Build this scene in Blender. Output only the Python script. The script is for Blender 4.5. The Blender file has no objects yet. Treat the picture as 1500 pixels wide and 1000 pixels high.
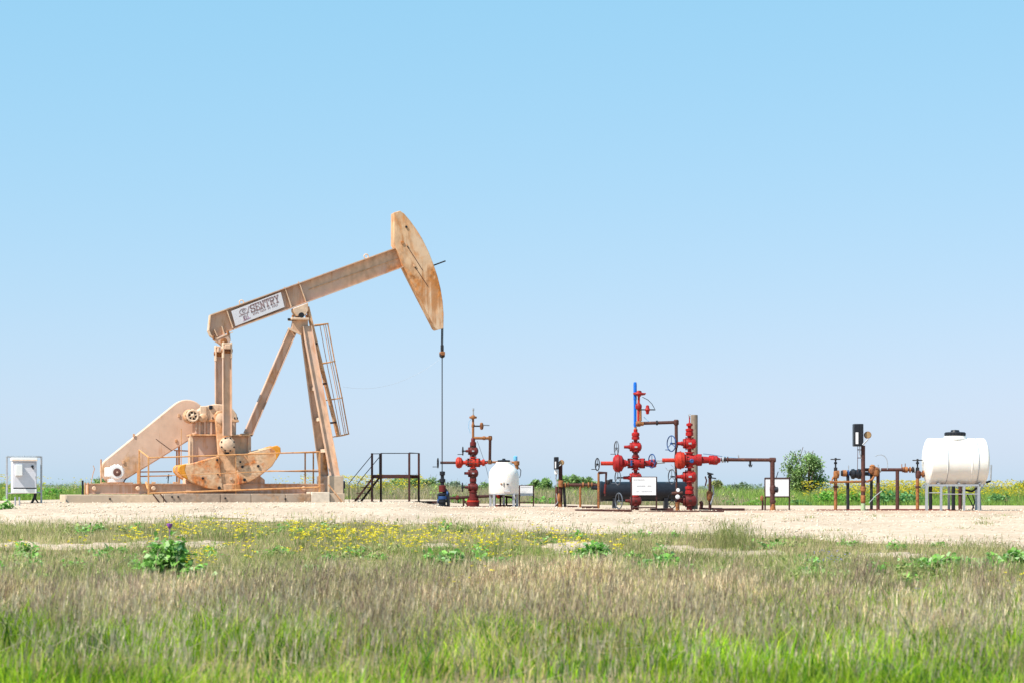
import bpy, math, random
import numpy as np
from mathutils import Vector, Matrix
random.seed(7); rng = np.random.default_rng(7)
S = bpy.context.scene
C = S.collection
# ------------------------------------------------------------------ camera, sky, sun, exposure
CAM_Z = 0.44; F = 3000.0; HZ = 715.0
cd = bpy.data.cameras.new('camera'); cam = bpy.data.objects.new('camera', cd); C.objects.link(cam)
cam.location = (0, 0, CAM_Z); cam.rotation_euler = (math.pi/2, 0, 0)
cd.sensor_width = 36; cd.lens = 72; cd.shift_y = 215/1500; cd.clip_end = 9000; cd.clip_start = 0.5
cd.dof.use_dof = True; cd.dof.focus_distance = 60; cd.dof.aperture_fstop = 2.6
S.camera = cam
sv = Vector((-0.50, -0.38, 0.80)).normalized()
elev = math.asin(sv.z)
W = bpy.data.worlds.new('World'); S.world = W; W.use_nodes = True
wn = W.node_tree.nodes; wl = W.node_tree.links
sky = wn.new('ShaderNodeTexSky'); sky.sky_type = 'NISHITA'; sky.sun_disc = False
sky.sun_elevation = elev; sky.sun_rotation = math.atan2(sv.x, sv.y)
sky.altitude = 0; sky.air_density = 1.0; sky.dust_density = 0.6; sky.ozone_density = 1.0
bg = wn['Background']; bg.inputs['Strength'].default_value = 0.12
# the whole sky is softened evenly (clear spring haze): one response curve per colour, the same in every direction
sep = wn.new('ShaderNodeSeparateColor'); com = wn.new('ShaderNodeCombineColor'); wl.new(sky.outputs[0], sep.inputs[0])
for ch, g_, k_ in ((0, .65, 2.83), (1, .25, 3.60), (2, .20, 4.56)):
    m1 = wn.new('ShaderNodeMath'); m1.operation = 'MULTIPLY'; m1.inputs[1].default_value = .2; wl.new(sep.outputs[ch], m1.inputs[0])
    m2 = wn.new('ShaderNodeMath'); m2.operation = 'POWER'; m2.inputs[1].default_value = g_; wl.new(m1.outputs[0], m2.inputs[0])
    m3 = wn.new('ShaderNodeMath'); m3.operation = 'MULTIPLY'; m3.inputs[1].default_value = k_; wl.new(m2.outputs[0], m3.inputs[0]); wl.new(m3.outputs[0], com.inputs[ch])
wl.new(com.outputs[0], bg.inputs['Color'])
sd = bpy.data.lights.new('sun', 'SUN'); sun = bpy.data.objects.new('sun', sd); C.objects.link(sun)
sd.energy = 4.8; sd.angle = math.radians(0.53); sd.color = (1.0, 0.95, 0.86)
sun.rotation_euler = sv.to_track_quat('Z', 'Y').to_euler(); sun.location = (-20, -15, 40)
S.view_settings.view_transform = 'Standard'; S.view_settings.look = 'None'
S.view_settings.exposure = 0.75; S.view_settings.gamma = 1.0
# ------------------------------------------------------------------ terrain height
def sm(a, b, x):
    t = np.clip((np.asarray(x, float)-a)/(b-a), 0, 1); return t*t*(3-2*t)
_r = np.random.default_rng(3); _tab = _r.random((256, 256))
def vnoise(x, y, s=1.0, o=0):
    x = np.asarray(x, float)*s+o*17.3+500; y = np.asarray(y, float)*s+o*9.1+500
    xi = np.floor(x).astype(int); yi = np.floor(y).astype(int); fx = x-xi; fy = y-yi
    fx = fx*fx*(3-2*fx); fy = fy*fy*(3-2*fy)
    g = lambda a, b: _tab[a % 256, b % 256]
    return (g(xi, yi)*(1-fx)+g(xi+1, yi)*fx)*(1-fy)+(g(xi, yi+1)*(1-fx)+g(xi+1, yi+1)*fx)*fy
PY = [0, 18, 30, 40, 46, 52, 57, 76, 85, 120, 20000]
PZ = [-1.25, -1.25, -1.15, -.85, -.55, -.2, 0, 0, -.05, -.2, -.2]
def ground(x, y):
    x = np.asarray(x, float); y = np.asarray(y, float)
    z = np.interp(y, PY, PZ)
    side = .15*sm(-3.0, -1.9, x)+.07*sm(0, 5, x)
    return z-side*sm(47, 56, y)*(1-sm(85, 120, y))
def gz(x, y): return float(ground(x, y))
# ------------------------------------------------------------------ materials
def mat(name, col, rough=.6, metal=0., rust=0., rustcol=(.42, .15, .035), scale=3., var=.12, bump=.15,
        streak=1., spec=.22, second=None, runs=0., runcol=(.40, .16, .05)):
    m = bpy.data.materials.new(name); m.use_nodes = True; n = m.node_tree.nodes; l = m.node_tree.links
    b = n['Principled BSDF']; b.inputs['Roughness'].default_value = rough; b.inputs['Metallic'].default_value = metal
    b.inputs['Specular IOR Level'].default_value = spec
    tc = n.new('ShaderNodeTexCoord'); mp = n.new('ShaderNodeMapping'); l.new(tc.outputs['Object'], mp.inputs['Vector'])
    mp.inputs['Scale'].default_value = (1, 1, 1/streak)
    fn = n.new('ShaderNodeTexNoise'); fn.inputs['Scale'].default_value = scale*6; fn.inputs['Detail'].default_value = 6
    l.new(mp.outputs[0], fn.inputs['Vector'])
    r1 = n.new('ShaderNodeValToRGB'); e = r1.color_ramp.elements
    e[0].position = .3; e[1].position = .72
    e[0].color = tuple(c*(1-var*1.6) for c in col)+(1,); e[1].color = tuple(min(1, c*(1+var)) for c in col)+(1,)
    l.new(fn.outputs['Fac'], r1.inputs['Fac']); out = r1.outputs['Color']
    if second:
        n3 = n.new('ShaderNodeTexNoise'); n3.inputs['Scale'].default_value = scale*.8; n3.inputs['Detail'].default_value = 3
        l.new(tc.outputs['Object'], n3.inputs['Vector'])
        r3 = n.new('ShaderNodeValToRGB'); r3.color_ramp.elements[0].position = .42; r3.color_ramp.elements[1].position = .6
        l.new(n3.outputs['Fac'], r3.inputs['Fac'])
        mx3 = n.new('ShaderNodeMix'); mx3.data_type = 'RGBA'; l.new(r3.outputs['Color'], mx3.inputs['Factor'])
        l.new(out, mx3.inputs['A']); mx3.inputs['B'].default_value = tuple(second)+(1,); out = mx3.outputs['Result']
    if rust > 0:
        n2 = n.new('ShaderNodeTexNoise'); n2.inputs['Scale'].default_value = scale; n2.inputs['Detail'].default_value = 9
        n2.inputs['Roughness'].default_value = .68; n2.inputs['Distortion'].default_value = .5
        l.new(mp.outputs[0], n2.inputs['Vector'])
        r2 = n.new('ShaderNodeValToRGB'); p = .72-.34*rust
        r2.color_ramp.elements[0].position = max(.02, p-.02); r2.color_ramp.elements[1].position = p+.12
        l.new(n2.outputs['Fac'], r2.inputs['Fac'])
        n4 = n.new('ShaderNodeTexNoise'); n4.inputs['Scale'].default_value = scale*9; n4.inputs['Detail'].default_value = 4
        l.new(tc.outputs['Object'], n4.inputs['Vector'])
        r4 = n.new('ShaderNodeValToRGB'); r4.color_ramp.elements[0].position = .35; r4.color_ramp.elements[1].position = .7
        r4.color_ramp.elements[0].color = tuple(c*.55 for c in rustcol)+(1,); r4.color_ramp.elements[1].color = tuple(min(1, c*1.35) for c in rustcol)+(1,)
        l.new(n4.outputs['Fac'], r4.inputs['Fac'])
        mx = n.new('ShaderNodeMix'); mx.data_type = 'RGBA'; l.new(r2.outputs['Color'], mx.inputs['Factor'])
        l.new(out, mx.inputs['A']); l.new(r4.outputs['Color'], mx.inputs['B']); out = mx.outputs['Result']
    if runs > 0:
        mp2 = n.new('ShaderNodeMapping'); mp2.inputs['Scale'].default_value = (9, 9, .55); l.new(tc.outputs['Object'], mp2.inputs['Vector'])
        n5 = n.new('ShaderNodeTexNoise'); n5.inputs['Scale'].default_value = 1; n5.inputs['Detail'].default_value = 4; l.new(mp2.outputs[0], n5.inputs['Vector'])
        n6 = n.new('ShaderNodeTexNoise'); n6.inputs['Scale'].default_value = .9; n6.inputs['Detail'].default_value = 2; l.new(tc.outputs['Object'], n6.inputs['Vector'])
        mm = n.new('ShaderNodeMath'); mm.operation = 'MULTIPLY'; l.new(n5.outputs['Fac'], mm.inputs[0]); l.new(n6.outputs['Fac'], mm.inputs[1])
        r5 = n.new('ShaderNodeValToRGB'); r5.color_ramp.elements[0].position = .30; r5.color_ramp.elements[1].position = .36; r5.color_ramp.elements[1].color = (runs, runs, runs, 1)
        l.new(mm.outputs[0], r5.inputs['Fac'])
        mx5 = n.new('ShaderNodeMix'); mx5.data_type = 'RGBA'; l.new(r5.outputs['Color'], mx5.inputs['Factor']); l.new(out, mx5.inputs['A']); mx5.inputs['B'].default_value = tuple(runcol)+(1,); out = mx5.outputs['Result']
    l.new(out, b.inputs['Base Color'])
    if bump:
        bp = n.new('ShaderNodeBump'); bp.inputs['Strength'].default_value = bump; bp.inputs['Distance'].default_value = .02
        l.new(fn.outputs['Fac'], bp.inputs['Height']); l.new(bp.outputs[0], b.inputs['Normal'])
    return m
def leafmat(name, trans=.35, rough=.55):
    m = bpy.data.materials.new(name); m.use_nodes = True; n = m.node_tree.nodes; l = m.node_tree.links
    b = n['Principled BSDF']; b.inputs['Roughness'].default_value = rough; b.inputs['Specular IOR Level'].default_value = .25
    a = n.new('ShaderNodeAttribute'); a.attribute_name = 'Col'
    t = n.new('ShaderNodeBsdfTranslucent'); mx = n.new('ShaderNodeMixShader'); mx.inputs[0].default_value = trans
    l.new(a.outputs['Color'], b.inputs['Base Color']); l.new(a.outputs['Color'], t.inputs['Color'])
    l.new(b.outputs[0], mx.inputs[1]); l.new(t.outputs[0], mx.inputs[2]); l.new(mx.outputs[0], n['Material Output'].inputs['Surface'])
    return m
TAN = mat('tan_paint', (.62, .40, .27), .55, rust=.42, rustcol=(.56, .25, .08), scale=1.1, streak=1.6, var=.16, second=(.55, .38, .30), runs=.4)
TANR = mat('tan_paint_rusted', (.64, .38, .22), .6, rust=.60, rustcol=(.50, .18, .05), scale=1.6, var=.18, runs=.6)
HEAD = mat('horsehead_paint', (.66, .42, .25), .6, rust=.60, rustcol=(.54, .20, .05), scale=.9, streak=1.6, var=.16, second=(.66, .46, .31), runs=.7)
TANL = mat('pale_tan_paint', (.68, .48, .34), .5, rust=.35, rustcol=(.56, .26, .09), scale=2.2, runs=.4)
GUARD = mat('guard_paint', (.63, .43, .32), .5, rust=.44, rustcol=(.60, .30, .10), scale=.7, var=.07, streak=1.5, runs=.5)
WEIGHT = mat('counterweight_paint', (.66, .45, .29), .65, rust=.70, rustcol=(.56, .19, .055), scale=1.9, var=.24, second=(.62, .36, .19), runs=.7, runcol=(.34, .08, .03))
YEL = mat('orange_edge_paint', (.66, .27, .03), .55, rust=.2, scale=3)
RAIL = mat('rail_paint', (.58, .29, .12), .6, rust=.5, rustcol=(.42, .14, .05), scale=4)
SHAFT = mat('dark_steel', (.028, .028, .032), .5, .3, rust=.2, rustcol=(.12, .06, .03), scale=6)
BLACK = mat('black_paint', (.018, .02, .026), .38, rust=.12, rustcol=(.07, .05, .04), scale=3, bump=.03)
VESSEL = mat('black_vessel_paint', (.014, .017, .024), .33, rust=.1, rustcol=(.06, .05, .045), scale=2, bump=.03)
STEEL = mat('galvanised_steel', (.42, .44, .47), .45, .5, rust=.1, scale=5)
RED = mat('red_valve_paint', (.42, .014, .013), .5, rust=.5, rustcol=(.11, .016, .014), scale=5, var=.4, second=(.27, .014, .014), runs=.7, runcol=(.16, .05, .035))
REDD = mat('weathered_red_paint', (.13, .017, .016), .55, rust=.55, rustcol=(.06, .022, .018), scale=5, var=.2)
REDO = mat('orange_red_paint', (.46, .034, .018), .5, rust=.45, rustcol=(.22, .035, .018), scale=4, var=.2)
PIPE = mat('brown_rust_pipe', (.085, .034, .028), .6, rust=.4, rustcol=(.19, .08, .042), scale=4, var=.25)
ORNG = mat('orange_rust', (.31, .125, .045), .7, rust=.58, rustcol=(.12, .045, .028), scale=5, var=.25)
DKBR = mat('dark_brown_steel', (.055, .02, .018), .55, rust=.35, rustcol=(.13, .045, .03), scale=4, var=.25)
BLUE = mat('blue_paint', (.012, .13, .55), .4, rust=.06, scale=6)
BLUEV = mat('blue_valve_paint', (.025, .07, .20), .45, rust=.2, scale=6)
LBLUE = mat('light_blue_plastic', (.15, .42, .68), .4)
WHEEL = mat('handwheel_grey', (.10, .115, .14), .5, rust=.2, rustcol=(.12, .07, .05), scale=8)
GREENP = mat('pale_green_paint', (.34, .42, .25), .6, rust=.2, scale=6)
WHITE = mat('white_paint', (.78, .77, .76), .45, rust=.05, rustcol=(.5, .4, .3), scale=4, var=.03, bump=.04)
SIGNW = mat('sign_white', (.70, .69, .70), .5, rust=.1, rustcol=(.5, .46, .44), scale=6, var=.04, bump=.02)
BANNER = mat('banner_vinyl', (.62, .60, .64), .5, rust=.2, rustcol=(.50, .42, .42), scale=4, var=.05, bump=.02)
INK = mat('faded_ink', (.34, .24, .25), .6, var=.3, scale=20)
INKP = mat('pink_ink', (.45, .22, .36), .6)
INKG = mat('grey_print', (.45, .44, .46), .6)
CABIN = mat('cabinet_grey', (.62, .61, .66), .4, var=.03, bump=.02)
FAN = mat('brown_fan_cover', (.16, .075, .06), .6, var=.2, scale=8)
CONC = mat('concrete', (.60, .45, .32), .85, rust=.25, rustcol=(.40, .25, .14), scale=1.2, var=.14, bump=.4, second=(.46, .36, .27))
CONCD = mat('stained_concrete', (.34, .25, .19), .85, rust=.55, rustcol=(.40, .21, .10), scale=1.3, var=.2, bump=.4, second=(.40, .31, .24))
CONCL = mat('pale_concrete', (.66, .56, .45), .85, rust=.1, rustcol=(.4, .3, .2), scale=1.6, var=.1, bump=.3)  # paler concrete for one block of the base
GLASS = mat('gauge_glass', (.35, .22, .10), .2, spec=.6)
POLE = mat('weathered_grey_pole', (.20, .15, .11), .7, rust=.3, rustcol=(.12, .08, .06), scale=3, var=.2, streak=3)
def plastic():
    m = mat('white_polyethylene', (.80, .77, .72), .38, var=.03, bump=.02, rust=.12, rustcol=(.66, .60, .50), scale=1.2, runs=.25, runcol=(.62, .54, .44))
    n = m.node_tree.nodes; b = n['Principled BSDF']
    b.inputs['Subsurface Weight'].default_value = .25; b.inputs['Subsurface Radius'].default_value = (.12, .09, .06); b.inputs['Subsurface Scale'].default_value = .3
    return m
POLY = plastic()
def groundmat(name, cols, scale, bump, stain=False):
    m = bpy.data.materials.new(name); m.use_nodes = True; n = m.node_tree.nodes; l = m.node_tree.links
    b = n['Principled BSDF']; b.inputs['Roughness'].default_value = .95; b.inputs['Specular IOR Level'].default_value = .1
    tc = n.new('ShaderNodeTexCoord')
    n1 = n.new('ShaderNodeTexNoise'); n1.inputs['Scale'].default_value = scale; n1.inputs['Detail'].default_value = 8; n1.inputs['Roughness'].default_value = .7
    l.new(tc.outputs['Object'], n1.inputs['Vector'])
    r = n.new('ShaderNodeValToRGB'); e = r.color_ramp.elements
    e[0].position = .32; e[0].color = cols[0]+(1,); e[1].position = .68; e[1].color = cols[2]+(1,)
    k = e.new(.5); k.color = cols[1]+(1,)
    l.new(n1.outputs['Fac'], r.inputs['Fac'])
    n2 = n.new('ShaderNodeTexNoise'); n2.inputs['Scale'].default_value = .35; n2.inputs['Detail'].default_value = 5
    l.new(tc.outputs['Object'], n2.inputs['Vector'])
    r2 = n.new('ShaderNodeValToRGB'); r2.color_ramp.elements[0].position = .35; r2.color_ramp.elements[1].position = .65
    r2.color_ramp.elements[0].color = (.86, .84, .80, 1); r2.color_ramp.elements[1].color = (1.06, 1.05, 1.03, 1)
    l.new(n2.outputs['Fac'], r2.inputs['Fac'])
    mx = n.new('ShaderNodeMix'); mx.data_type = 'RGBA'; mx.blend_type = 'MULTIPLY'; mx.inputs['Factor'].default_value = 1
    l.new(r.outputs['Color'], mx.inputs['A']); l.new(r2.outputs['Color'], mx.inputs['B'])
    out = mx.outputs['Result']
    if stain:      # rust and oil spilt on the pad round the wellheads, and faint compacted wheel tracks
        def lin(ax, a, b_, op=None):
            k = n.new('ShaderNodeMapRange'); k.inputs['From Min'].default_value = a; k.inputs['From Max'].default_value = b_; l.new(ax, k.inputs['Value']); return k.outputs[0]
        def mul(p, q): k = n.new('ShaderNodeMath'); k.operation = 'MULTIPLY'; l.new(p, k.inputs[0]); l.new(q, k.inputs[1]); return k.outputs[0]
        sp_ = n.new('ShaderNodeSeparateXYZ'); l.new(tc.outputs['Object'], sp_.inputs[0])
        n7 = n.new('ShaderNodeTexNoise'); n7.inputs['Scale'].default_value = .9; n7.inputs['Detail'].default_value = 6; l.new(tc.outputs['Object'], n7.inputs['Vector'])
        f = mul(mul(lin(sp_.outputs['Y'], 55.2, 56.6), lin(sp_.outputs['Y'], 64, 62)), mul(lin(sp_.outputs['X'], -3.2, -2.0), lin(n7.outputs['Fac'], .42, .60)))
        ms = n.new('ShaderNodeMath'); ms.operation = 'MULTIPLY'; ms.inputs[1].default_value = .75; l.new(f, ms.inputs[0])
        mx2 = n.new('ShaderNodeMix'); mx2.data_type = 'RGBA'; l.new(ms.outputs[0], mx2.inputs['Factor']); l.new(out, mx2.inputs['A']); mx2.inputs['B'].default_value = (.36, .20, .13, 1); out = mx2.outputs['Result']
        wv = n.new('ShaderNodeTexWave'); wv.bands_direction = 'Y'; wv.inputs['Scale'].default_value = .16; wv.inputs['Distortion'].default_value = 3.5; wv.inputs['Detail'].default_value = 2; l.new(tc.outputs['Object'], wv.inputs['Vector'])
        tf = n.new('ShaderNodeMath'); tf.operation = 'MULTIPLY'; tf.inputs[1].default_value = .22; l.new(lin(wv.outputs['Fac'], .72, .95), tf.inputs[0])
        mx4 = n.new('ShaderNodeMix'); mx4.data_type = 'RGBA'; l.new(tf.outputs[0], mx4.inputs['Factor']); l.new(out, mx4.inputs['A']); mx4.inputs['B'].default_value = (.42, .32, .24, 1); out = mx4.outputs['Result']
    l.new(out, b.inputs['Base Color'])
    bp = n.new('ShaderNodeBump'); bp.inputs['Strength'].default_value = bump; bp.inputs['Distance'].default_value = .04
    l.new(n1.outputs['Fac'], bp.inputs['Height']); l.new(bp.outputs[0], b.inputs['Normal'])
    return m
GRAVEL = groundmat('limestone_gravel', ((.36, .265, .195), (.49, .39, .305), (.58, .485, .395)), 7, .9, True)
SOIL = groundmat('dry_soil', ((.13, .12, .05), (.22, .18, .09), (.36, .28, .17)), 2.5, .8)
LEAF = leafmat('leaf'); GRASS = leafmat('grass_blade', .42); PETAL = leafmat('petal', .3)
BARK = mat('bark', (.16, .12, .09), .9, var=.3, scale=5, bump=.6)
STONE = leafmat('stone', 0.0, .9)
# ------------------------------------------------------------------ mesh builder
def frame(ax):
    ax = Vector(ax).normalized(); h = Vector((0, 0, 1)) if abs(ax.z) < .9 else Vector((1, 0, 0))
    u = ax.cross(h).normalized(); return u, ax.cross(u).normalized(), ax
class MB:
    def __init__(s): s.v = []; s.f = []
    def box(s, a, b):
        (x0, y0, z0), (x1, y1, z1) = a, b
        x0, x1 = sorted((x0, x1)); y0, y1 = sorted((y0, y1)); z0, z1 = sorted((z0, z1))
        k = len(s.v); s.v += [(x0, y0, z0), (x1, y0, z0), (x1, y1, z0), (x0, y1, z0), (x0, y0, z1), (x1, y0, z1), (x1, y1, z1), (x0, y1, z1)]
        s.f += [tuple(k+i for i in q) for q in ((0, 3, 2, 1), (4, 5, 6, 7), (0, 1, 5, 4), (1, 2, 6, 5), (2, 3, 7, 6), (3, 0, 4, 7))]; return s
    def bar(s, p0, p1, w, h, up=(0, 0, 1)):
        p0 = Vector(p0); p1 = Vector(p1); d = (p1-p0).normalized(); up = Vector(up)
        if abs(d.dot(up)) > .98: up = Vector((0, 1, 0))
        u = d.cross(up).normalized(); v = u.cross(d).normalized(); k = len(s.v)
        for p in (p0, p1):
            for a, b in ((-1, -1), (1, -1), (1, 1), (-1, 1)): s.v.append(tuple(p+u*(a*w/2)+v*(b*h/2)))
        s.f += [tuple(k+i for i in q) for q in ((0, 1, 2, 3), (7, 6, 5, 4), (0, 4, 5, 1), (1, 5, 6, 2), (2, 6, 7, 3), (3, 7, 4, 0))]; return s
    def ibeam(s, p0, p1, w, h, t, up, wt=None):
        p0 = Vector(p0); p1 = Vector(p1); d = (p1-p0).normalized(); up = Vector(up); u = d.cross(up).normalized(); v = u.cross(d).normalized()
        o = v*(h/2-t/2)
        s.bar(p0+o, p1+o, w, t, v); s.bar(p0-o, p1-o, w, t, v); s.bar(p0, p1, wt or t, h-2*t, v); return s
    def lathe(s, o, ax, prof, n=20):
        u, v, a = frame(ax); o = Vector(o); k = len(s.v); m = len(prof)
        for r, t in prof:
            for i in range(n):
                q = 2*math.pi*i/n; s.v.append(tuple(o+a*t+(u*math.cos(q)+v*math.sin(q))*max(r, 1e-4)))
        for j in range(m-1):
            for i in range(n):
                i2 = (i+1) % n; s.f.append((k+j*n+i, k+j*n+i2, k+(j+1)*n+i2, k+(j+1)*n+i))
        s.f.append(tuple(k+i for i in reversed(range(n)))); s.f.append(tuple(k+(m-1)*n+i for i in range(n))); return s
    def cyl(s, p0, p1, r, r2=None, n=14):
        p0 = Vector(p0); p1 = Vector(p1); return s.lathe(p0, p1-p0, [(r, 0), (r if r2 is None else r2, (p1-p0).length)], n)
    def tube(s, pts, r, n=8, closed=False):
        pts = [Vector(p) for p in pts]; k = len(s.v); m = len(pts); pu = None
        for i, p in enumerate(pts):
            if closed: d = pts[(i+1) % m]-pts[i-1]
            else: d = (pts[min(i+1, m-1)]-pts[max(i-1, 0)])
            d.normalize()
            if pu is None: u, v, _ = frame(d)
            else: u = (pu-d*pu.dot(d)).normalized(); v = d.cross(u)
            pu = u; rr = r
            if 0 < i < m-1 and not closed:
                c = (pts[i]-pts[i-1]).normalized().dot(d); rr = r/max(c, .6)
            for q in range(n):
                a = 2*math.pi*q/n; s.v.append(tuple(p+(u*math.cos(a)+v*math.sin(a))*(r if n > 6 and False else rr)))
        for j in range(m if closed else m-1):
            for i in range(n):
                i2 = (i+1) % n; j2 = (j+1) % m; s.f.append((k+j*n+i, k+j*n+i2, k+j2*n+i2, k+j2*n+i))
        if not closed:
            s.f.append(tuple(k+i for i in reversed(range(n)))); s.f.append(tuple(k+(m-1)*n+i for i in range(n)))
        return s
    def ring(s, c, ax, R, r, n=24, m=8):
        u, v, _ = frame(ax); c = Vector(c)
        return s.tube([c+(u*math.cos(2*math.pi*i/n)+v*math.sin(2*math.pi*i/n))*R for i in range(n)], r, m, True)
    def prism(s, pts, y0, y1, inset=0):
        k = len(s.v); n = len(pts)
        a = sum((pts[i][0]*pts[(i+1) % n][1]-pts[(i+1) % n][0]*pts[i][1]) for i in range(n))
        if a < 0: pts = pts[::-1]
        for y in (y0, y1): s.v += [(x, y, z) for x, z in pts]
        s.f.append(tuple(k+i for i in range(n))); s.f.append(tuple(k+n+i for i in reversed(range(n))))
        for i in range(n): j = (i+1) % n; s.f.append((k+j, k+i, k+n+i, k+n+j))
        return s
    def build(s, name, m, parent=None, bevel=0, seg=2):
        me = bpy.data.meshes.new(name); me.from_pydata(s.v, [], s.f); me.update()
        import bmesh
        b = bmesh.new(); b.from_mesh(me); bmesh.ops.recalc_face_normals(b, faces=b.faces); b.to_mesh(me); b.free()
        me.materials.append(m)
        me.polygons.foreach_set('use_smooth', [True]*len(me.polygons)); me.set_sharp_from_angle(angle=math.radians(35))
        o = bpy.data.objects.new(name, me); C.objects.link(o); o.parent = parent
        if bevel:
            md = o.modifiers.new('bevel', 'BEVEL'); md.width = bevel; md.segments = seg; md.limit_method = 'ANGLE'; md.angle_limit = math.radians(40)
        return o
def tag(o, label=None, cat=None, group=None, kind=None):
    for k, v in (('label', label), ('category', cat), ('group', group), ('kind', kind)):
        if v: o[k] = v
    return o
class Thing:
    def __init__(s, name, label, cat, px, Y, z=None, yaw=0, group=None):
        s.X = (px-750)/F*Y; s.Y = Y; s.z = gz(s.X, Y) if z is None else z
        s.c = math.cos(yaw); s.s = math.sin(yaw); s.k = Y/F
        s.e = bpy.data.objects.new(name, None); C.objects.link(s.e); s.e.empty_display_size = .3
        s.e.location = (s.X, Y, s.z); s.e.rotation_euler = (0, 0, yaw); tag(s.e, label, cat, group)
    def p(s, px, py, dy=0.):
        u = (px-750)/F
        x = (u*(s.Y+dy*s.c)-s.X+dy*s.s)/(s.c-u*s.s); d = s.Y+x*s.s+dy*s.c
        return Vector((x, dy, CAM_Z+(HZ-py)/F*d-s.z))
    def g(s, px, dy=0.):          # the point of the ground under a column of the photograph
        v = s.p(px, HZ, dy); wx = s.X+v.x*s.c-v.y*s.s; wy = s.Y+v.x*s.s+v.y*s.c
        return Vector((v.x, v.y, gz(wx, wy)-s.z-.01))
    def add(s, name, mb, m, parent=None, bevel=0): return mb.build(name, m, parent or s.e, bevel)
    def box(s, name, m, x0, y0, x1, y1, d0, d1, bevel=0, parent=None):
        a = s.p(x0, y0, d0); b = s.p(x1, y1, d0); return s.add(name, MB().box((a.x, d0, a.z), (b.x, d1, b.z)), m, parent, bevel)
    def poly(s, name, m, pts, d0, d1, bevel=0, parent=None, dref=None):
        q = [s.p(x, y, d0 if dref is None else dref) for x, y in pts]; return s.add(name, MB().prism([(v.x, v.z) for v in q], d0, d1), m, parent, bevel)
    def rod(s, name, m, pts, r, dy=0., parent=None, n=10):
        q = []
        for t in pts: q.append(t if isinstance(t, Vector) else s.p(t[0], t[1], t[2] if len(t) > 2 else dy))
        return s.add(name, MB().tube(q, r, n), m, parent)
    def post(s, name, m, px, py, r, dy=0., parent=None, n=10):
        t = s.p(px, py, dy); g = s.g(px, dy); return s.add(name, MB().cyl(Vector((t.x, dy, g.z-.05)), t, r, n=n), m, parent)
# ------------------------------------------------------------------ setting: ground, gravel pad
def gridmesh(name, X, Y, Z, m, smooth=True):
    ny, nx = X.shape; v = np.stack([X, Y, Z], -1).reshape(-1, 3)
    i = np.arange(nx*ny).reshape(ny, nx); f = np.stack([i[:-1, :-1], i[:-1, 1:], i[1:, 1:], i[1:, :-1]], -1).reshape(-1, 4)
    me = bpy.data.meshes.new(name); me.from_pydata(v.tolist(), [], f.tolist()); me.materials.append(m)
    me.polygons.foreach_set('use_smooth', [smooth]*len(me.polygons))
    o = bpy.data.objects.new(name, me); C.objects.link(o); return o
gy = np.concatenate([[-400, -60, -10], np.arange(0, 14, 2), np.arange(14, 100, .4), np.arange(100, 160, 4), [200, 300, 500, 900, 1600, 3000, 6000]])
gx = np.concatenate([[-5000, -2000, -800, -300, -120, -70], np.arange(-45, 45.1, .5), [70, 120, 300, 800, 2000, 5000]])
XX, YY = np.meshgrid(gx, gy)
ZZ = ground(XX, YY)+(.06*(vnoise(XX, YY, 1.1)-.5)+.10*(vnoise(XX, YY, .35, 2)-.5))*(1-sm(49, 53, YY)*(1-sm(77, 80, YY)))*(YY < 160)
tag(gridmesh('ground', XX, YY, ZZ, SOIL), kind='structure')
def pad_front(x): return 48.8-3.2*sm(-7, 2, x)-4.6*sm(2, 11, x)+1.2*(vnoise(x, 0*x, .5, 5)-.5)*2+.5*(vnoise(x, 0*x, 2.1, 6)-.5)*2
PADBACK = 76.0
px_ = np.arange(-17.5, 30, .22); t_ = np.linspace(0, 1, 150)
PX, PT = np.meshgrid(px_, t_); PF = pad_front(PX); PB = PADBACK+.8*(vnoise(PX, 0*PX, .7, 9)-.5)
PYY = PF+(PB-PF)*PT
edge = np.minimum(np.minimum(PYY-PF, PB-PYY), np.minimum(PX+17.5, 30-PX))
PZZ = ground(PX, PYY)+.045*sm(0, .9, edge)+.05*sm(0, 1, edge)*(vnoise(PX, PYY, 1.7, 4)-.5)*(1-sm(54, 57, PYY))-.06*(1-sm(0, .35, edge))
tag(gridmesh('gravel_pad', PX, PYY, PZZ, GRAVEL), kind='structure')
def padz(x, y): return ground(x, y)+.04
# ================================================================== PUMP JACK
YAW = math.asin(.29)
J = Thing('pump_jack', 'tall rusty tan pump jack with tilted walking beam and curved horsehead', 'pump jack', 335, 60, 0.0, YAW)
DOWN = Vector((0, 0, -1))
# concrete base is its own thing
K = Thing('concrete_base', 'long low concrete block base under the tan pump jack', 'concrete base', 335, 60, 0.0, YAW)
def base_block(x0, x1, yt, m, d0=-1.15, d1=1.15, nm='block'):
    a = K.p(x0, yt, d0); b = K.p(x1, yt, d0); return K.add(nm, MB().box((a.x, d0, -.10), (b.x, d1, a.z)), m, None, .012)
base_block(97, 239.6, 724, CONC); base_block(240.4, 322.6, 722.5, CONCD); base_block(323.4, 367.6, 722.5, CONCD); base_block(368.4, 418, 722.5, CONCD)
base_block(418.6, 455.6, 722.5, CONCD); base_block(456.4, 483, 720, CONCL, -1.17, 1.13); base_block(483.6, 505, 722, CONC, -1.10, 1.1)
for bx_, by_ in ((161, 730), (252, 727), (261, 727), (418, 730), (330, 729)):
    v = K.p(bx_, by_, -1.155); K.add('anchor_hole_plug', MB().cyl((v.x, -1.175, v.z), (v.x, -1.10, v.z), .028, n=10), SHAFT)
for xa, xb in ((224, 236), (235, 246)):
    a = K.p(xa, 723, -1.19); b = K.p(xb, 738, -1.19); K.add('shadow_line', MB().bar(a, b, .03, .03, (0, 1, 0)), DKBR)  # thin dark bars standing in for shadow lines on the concrete
BT = K.p(300, 723.2, -1.15).z      # top of the concrete
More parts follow.
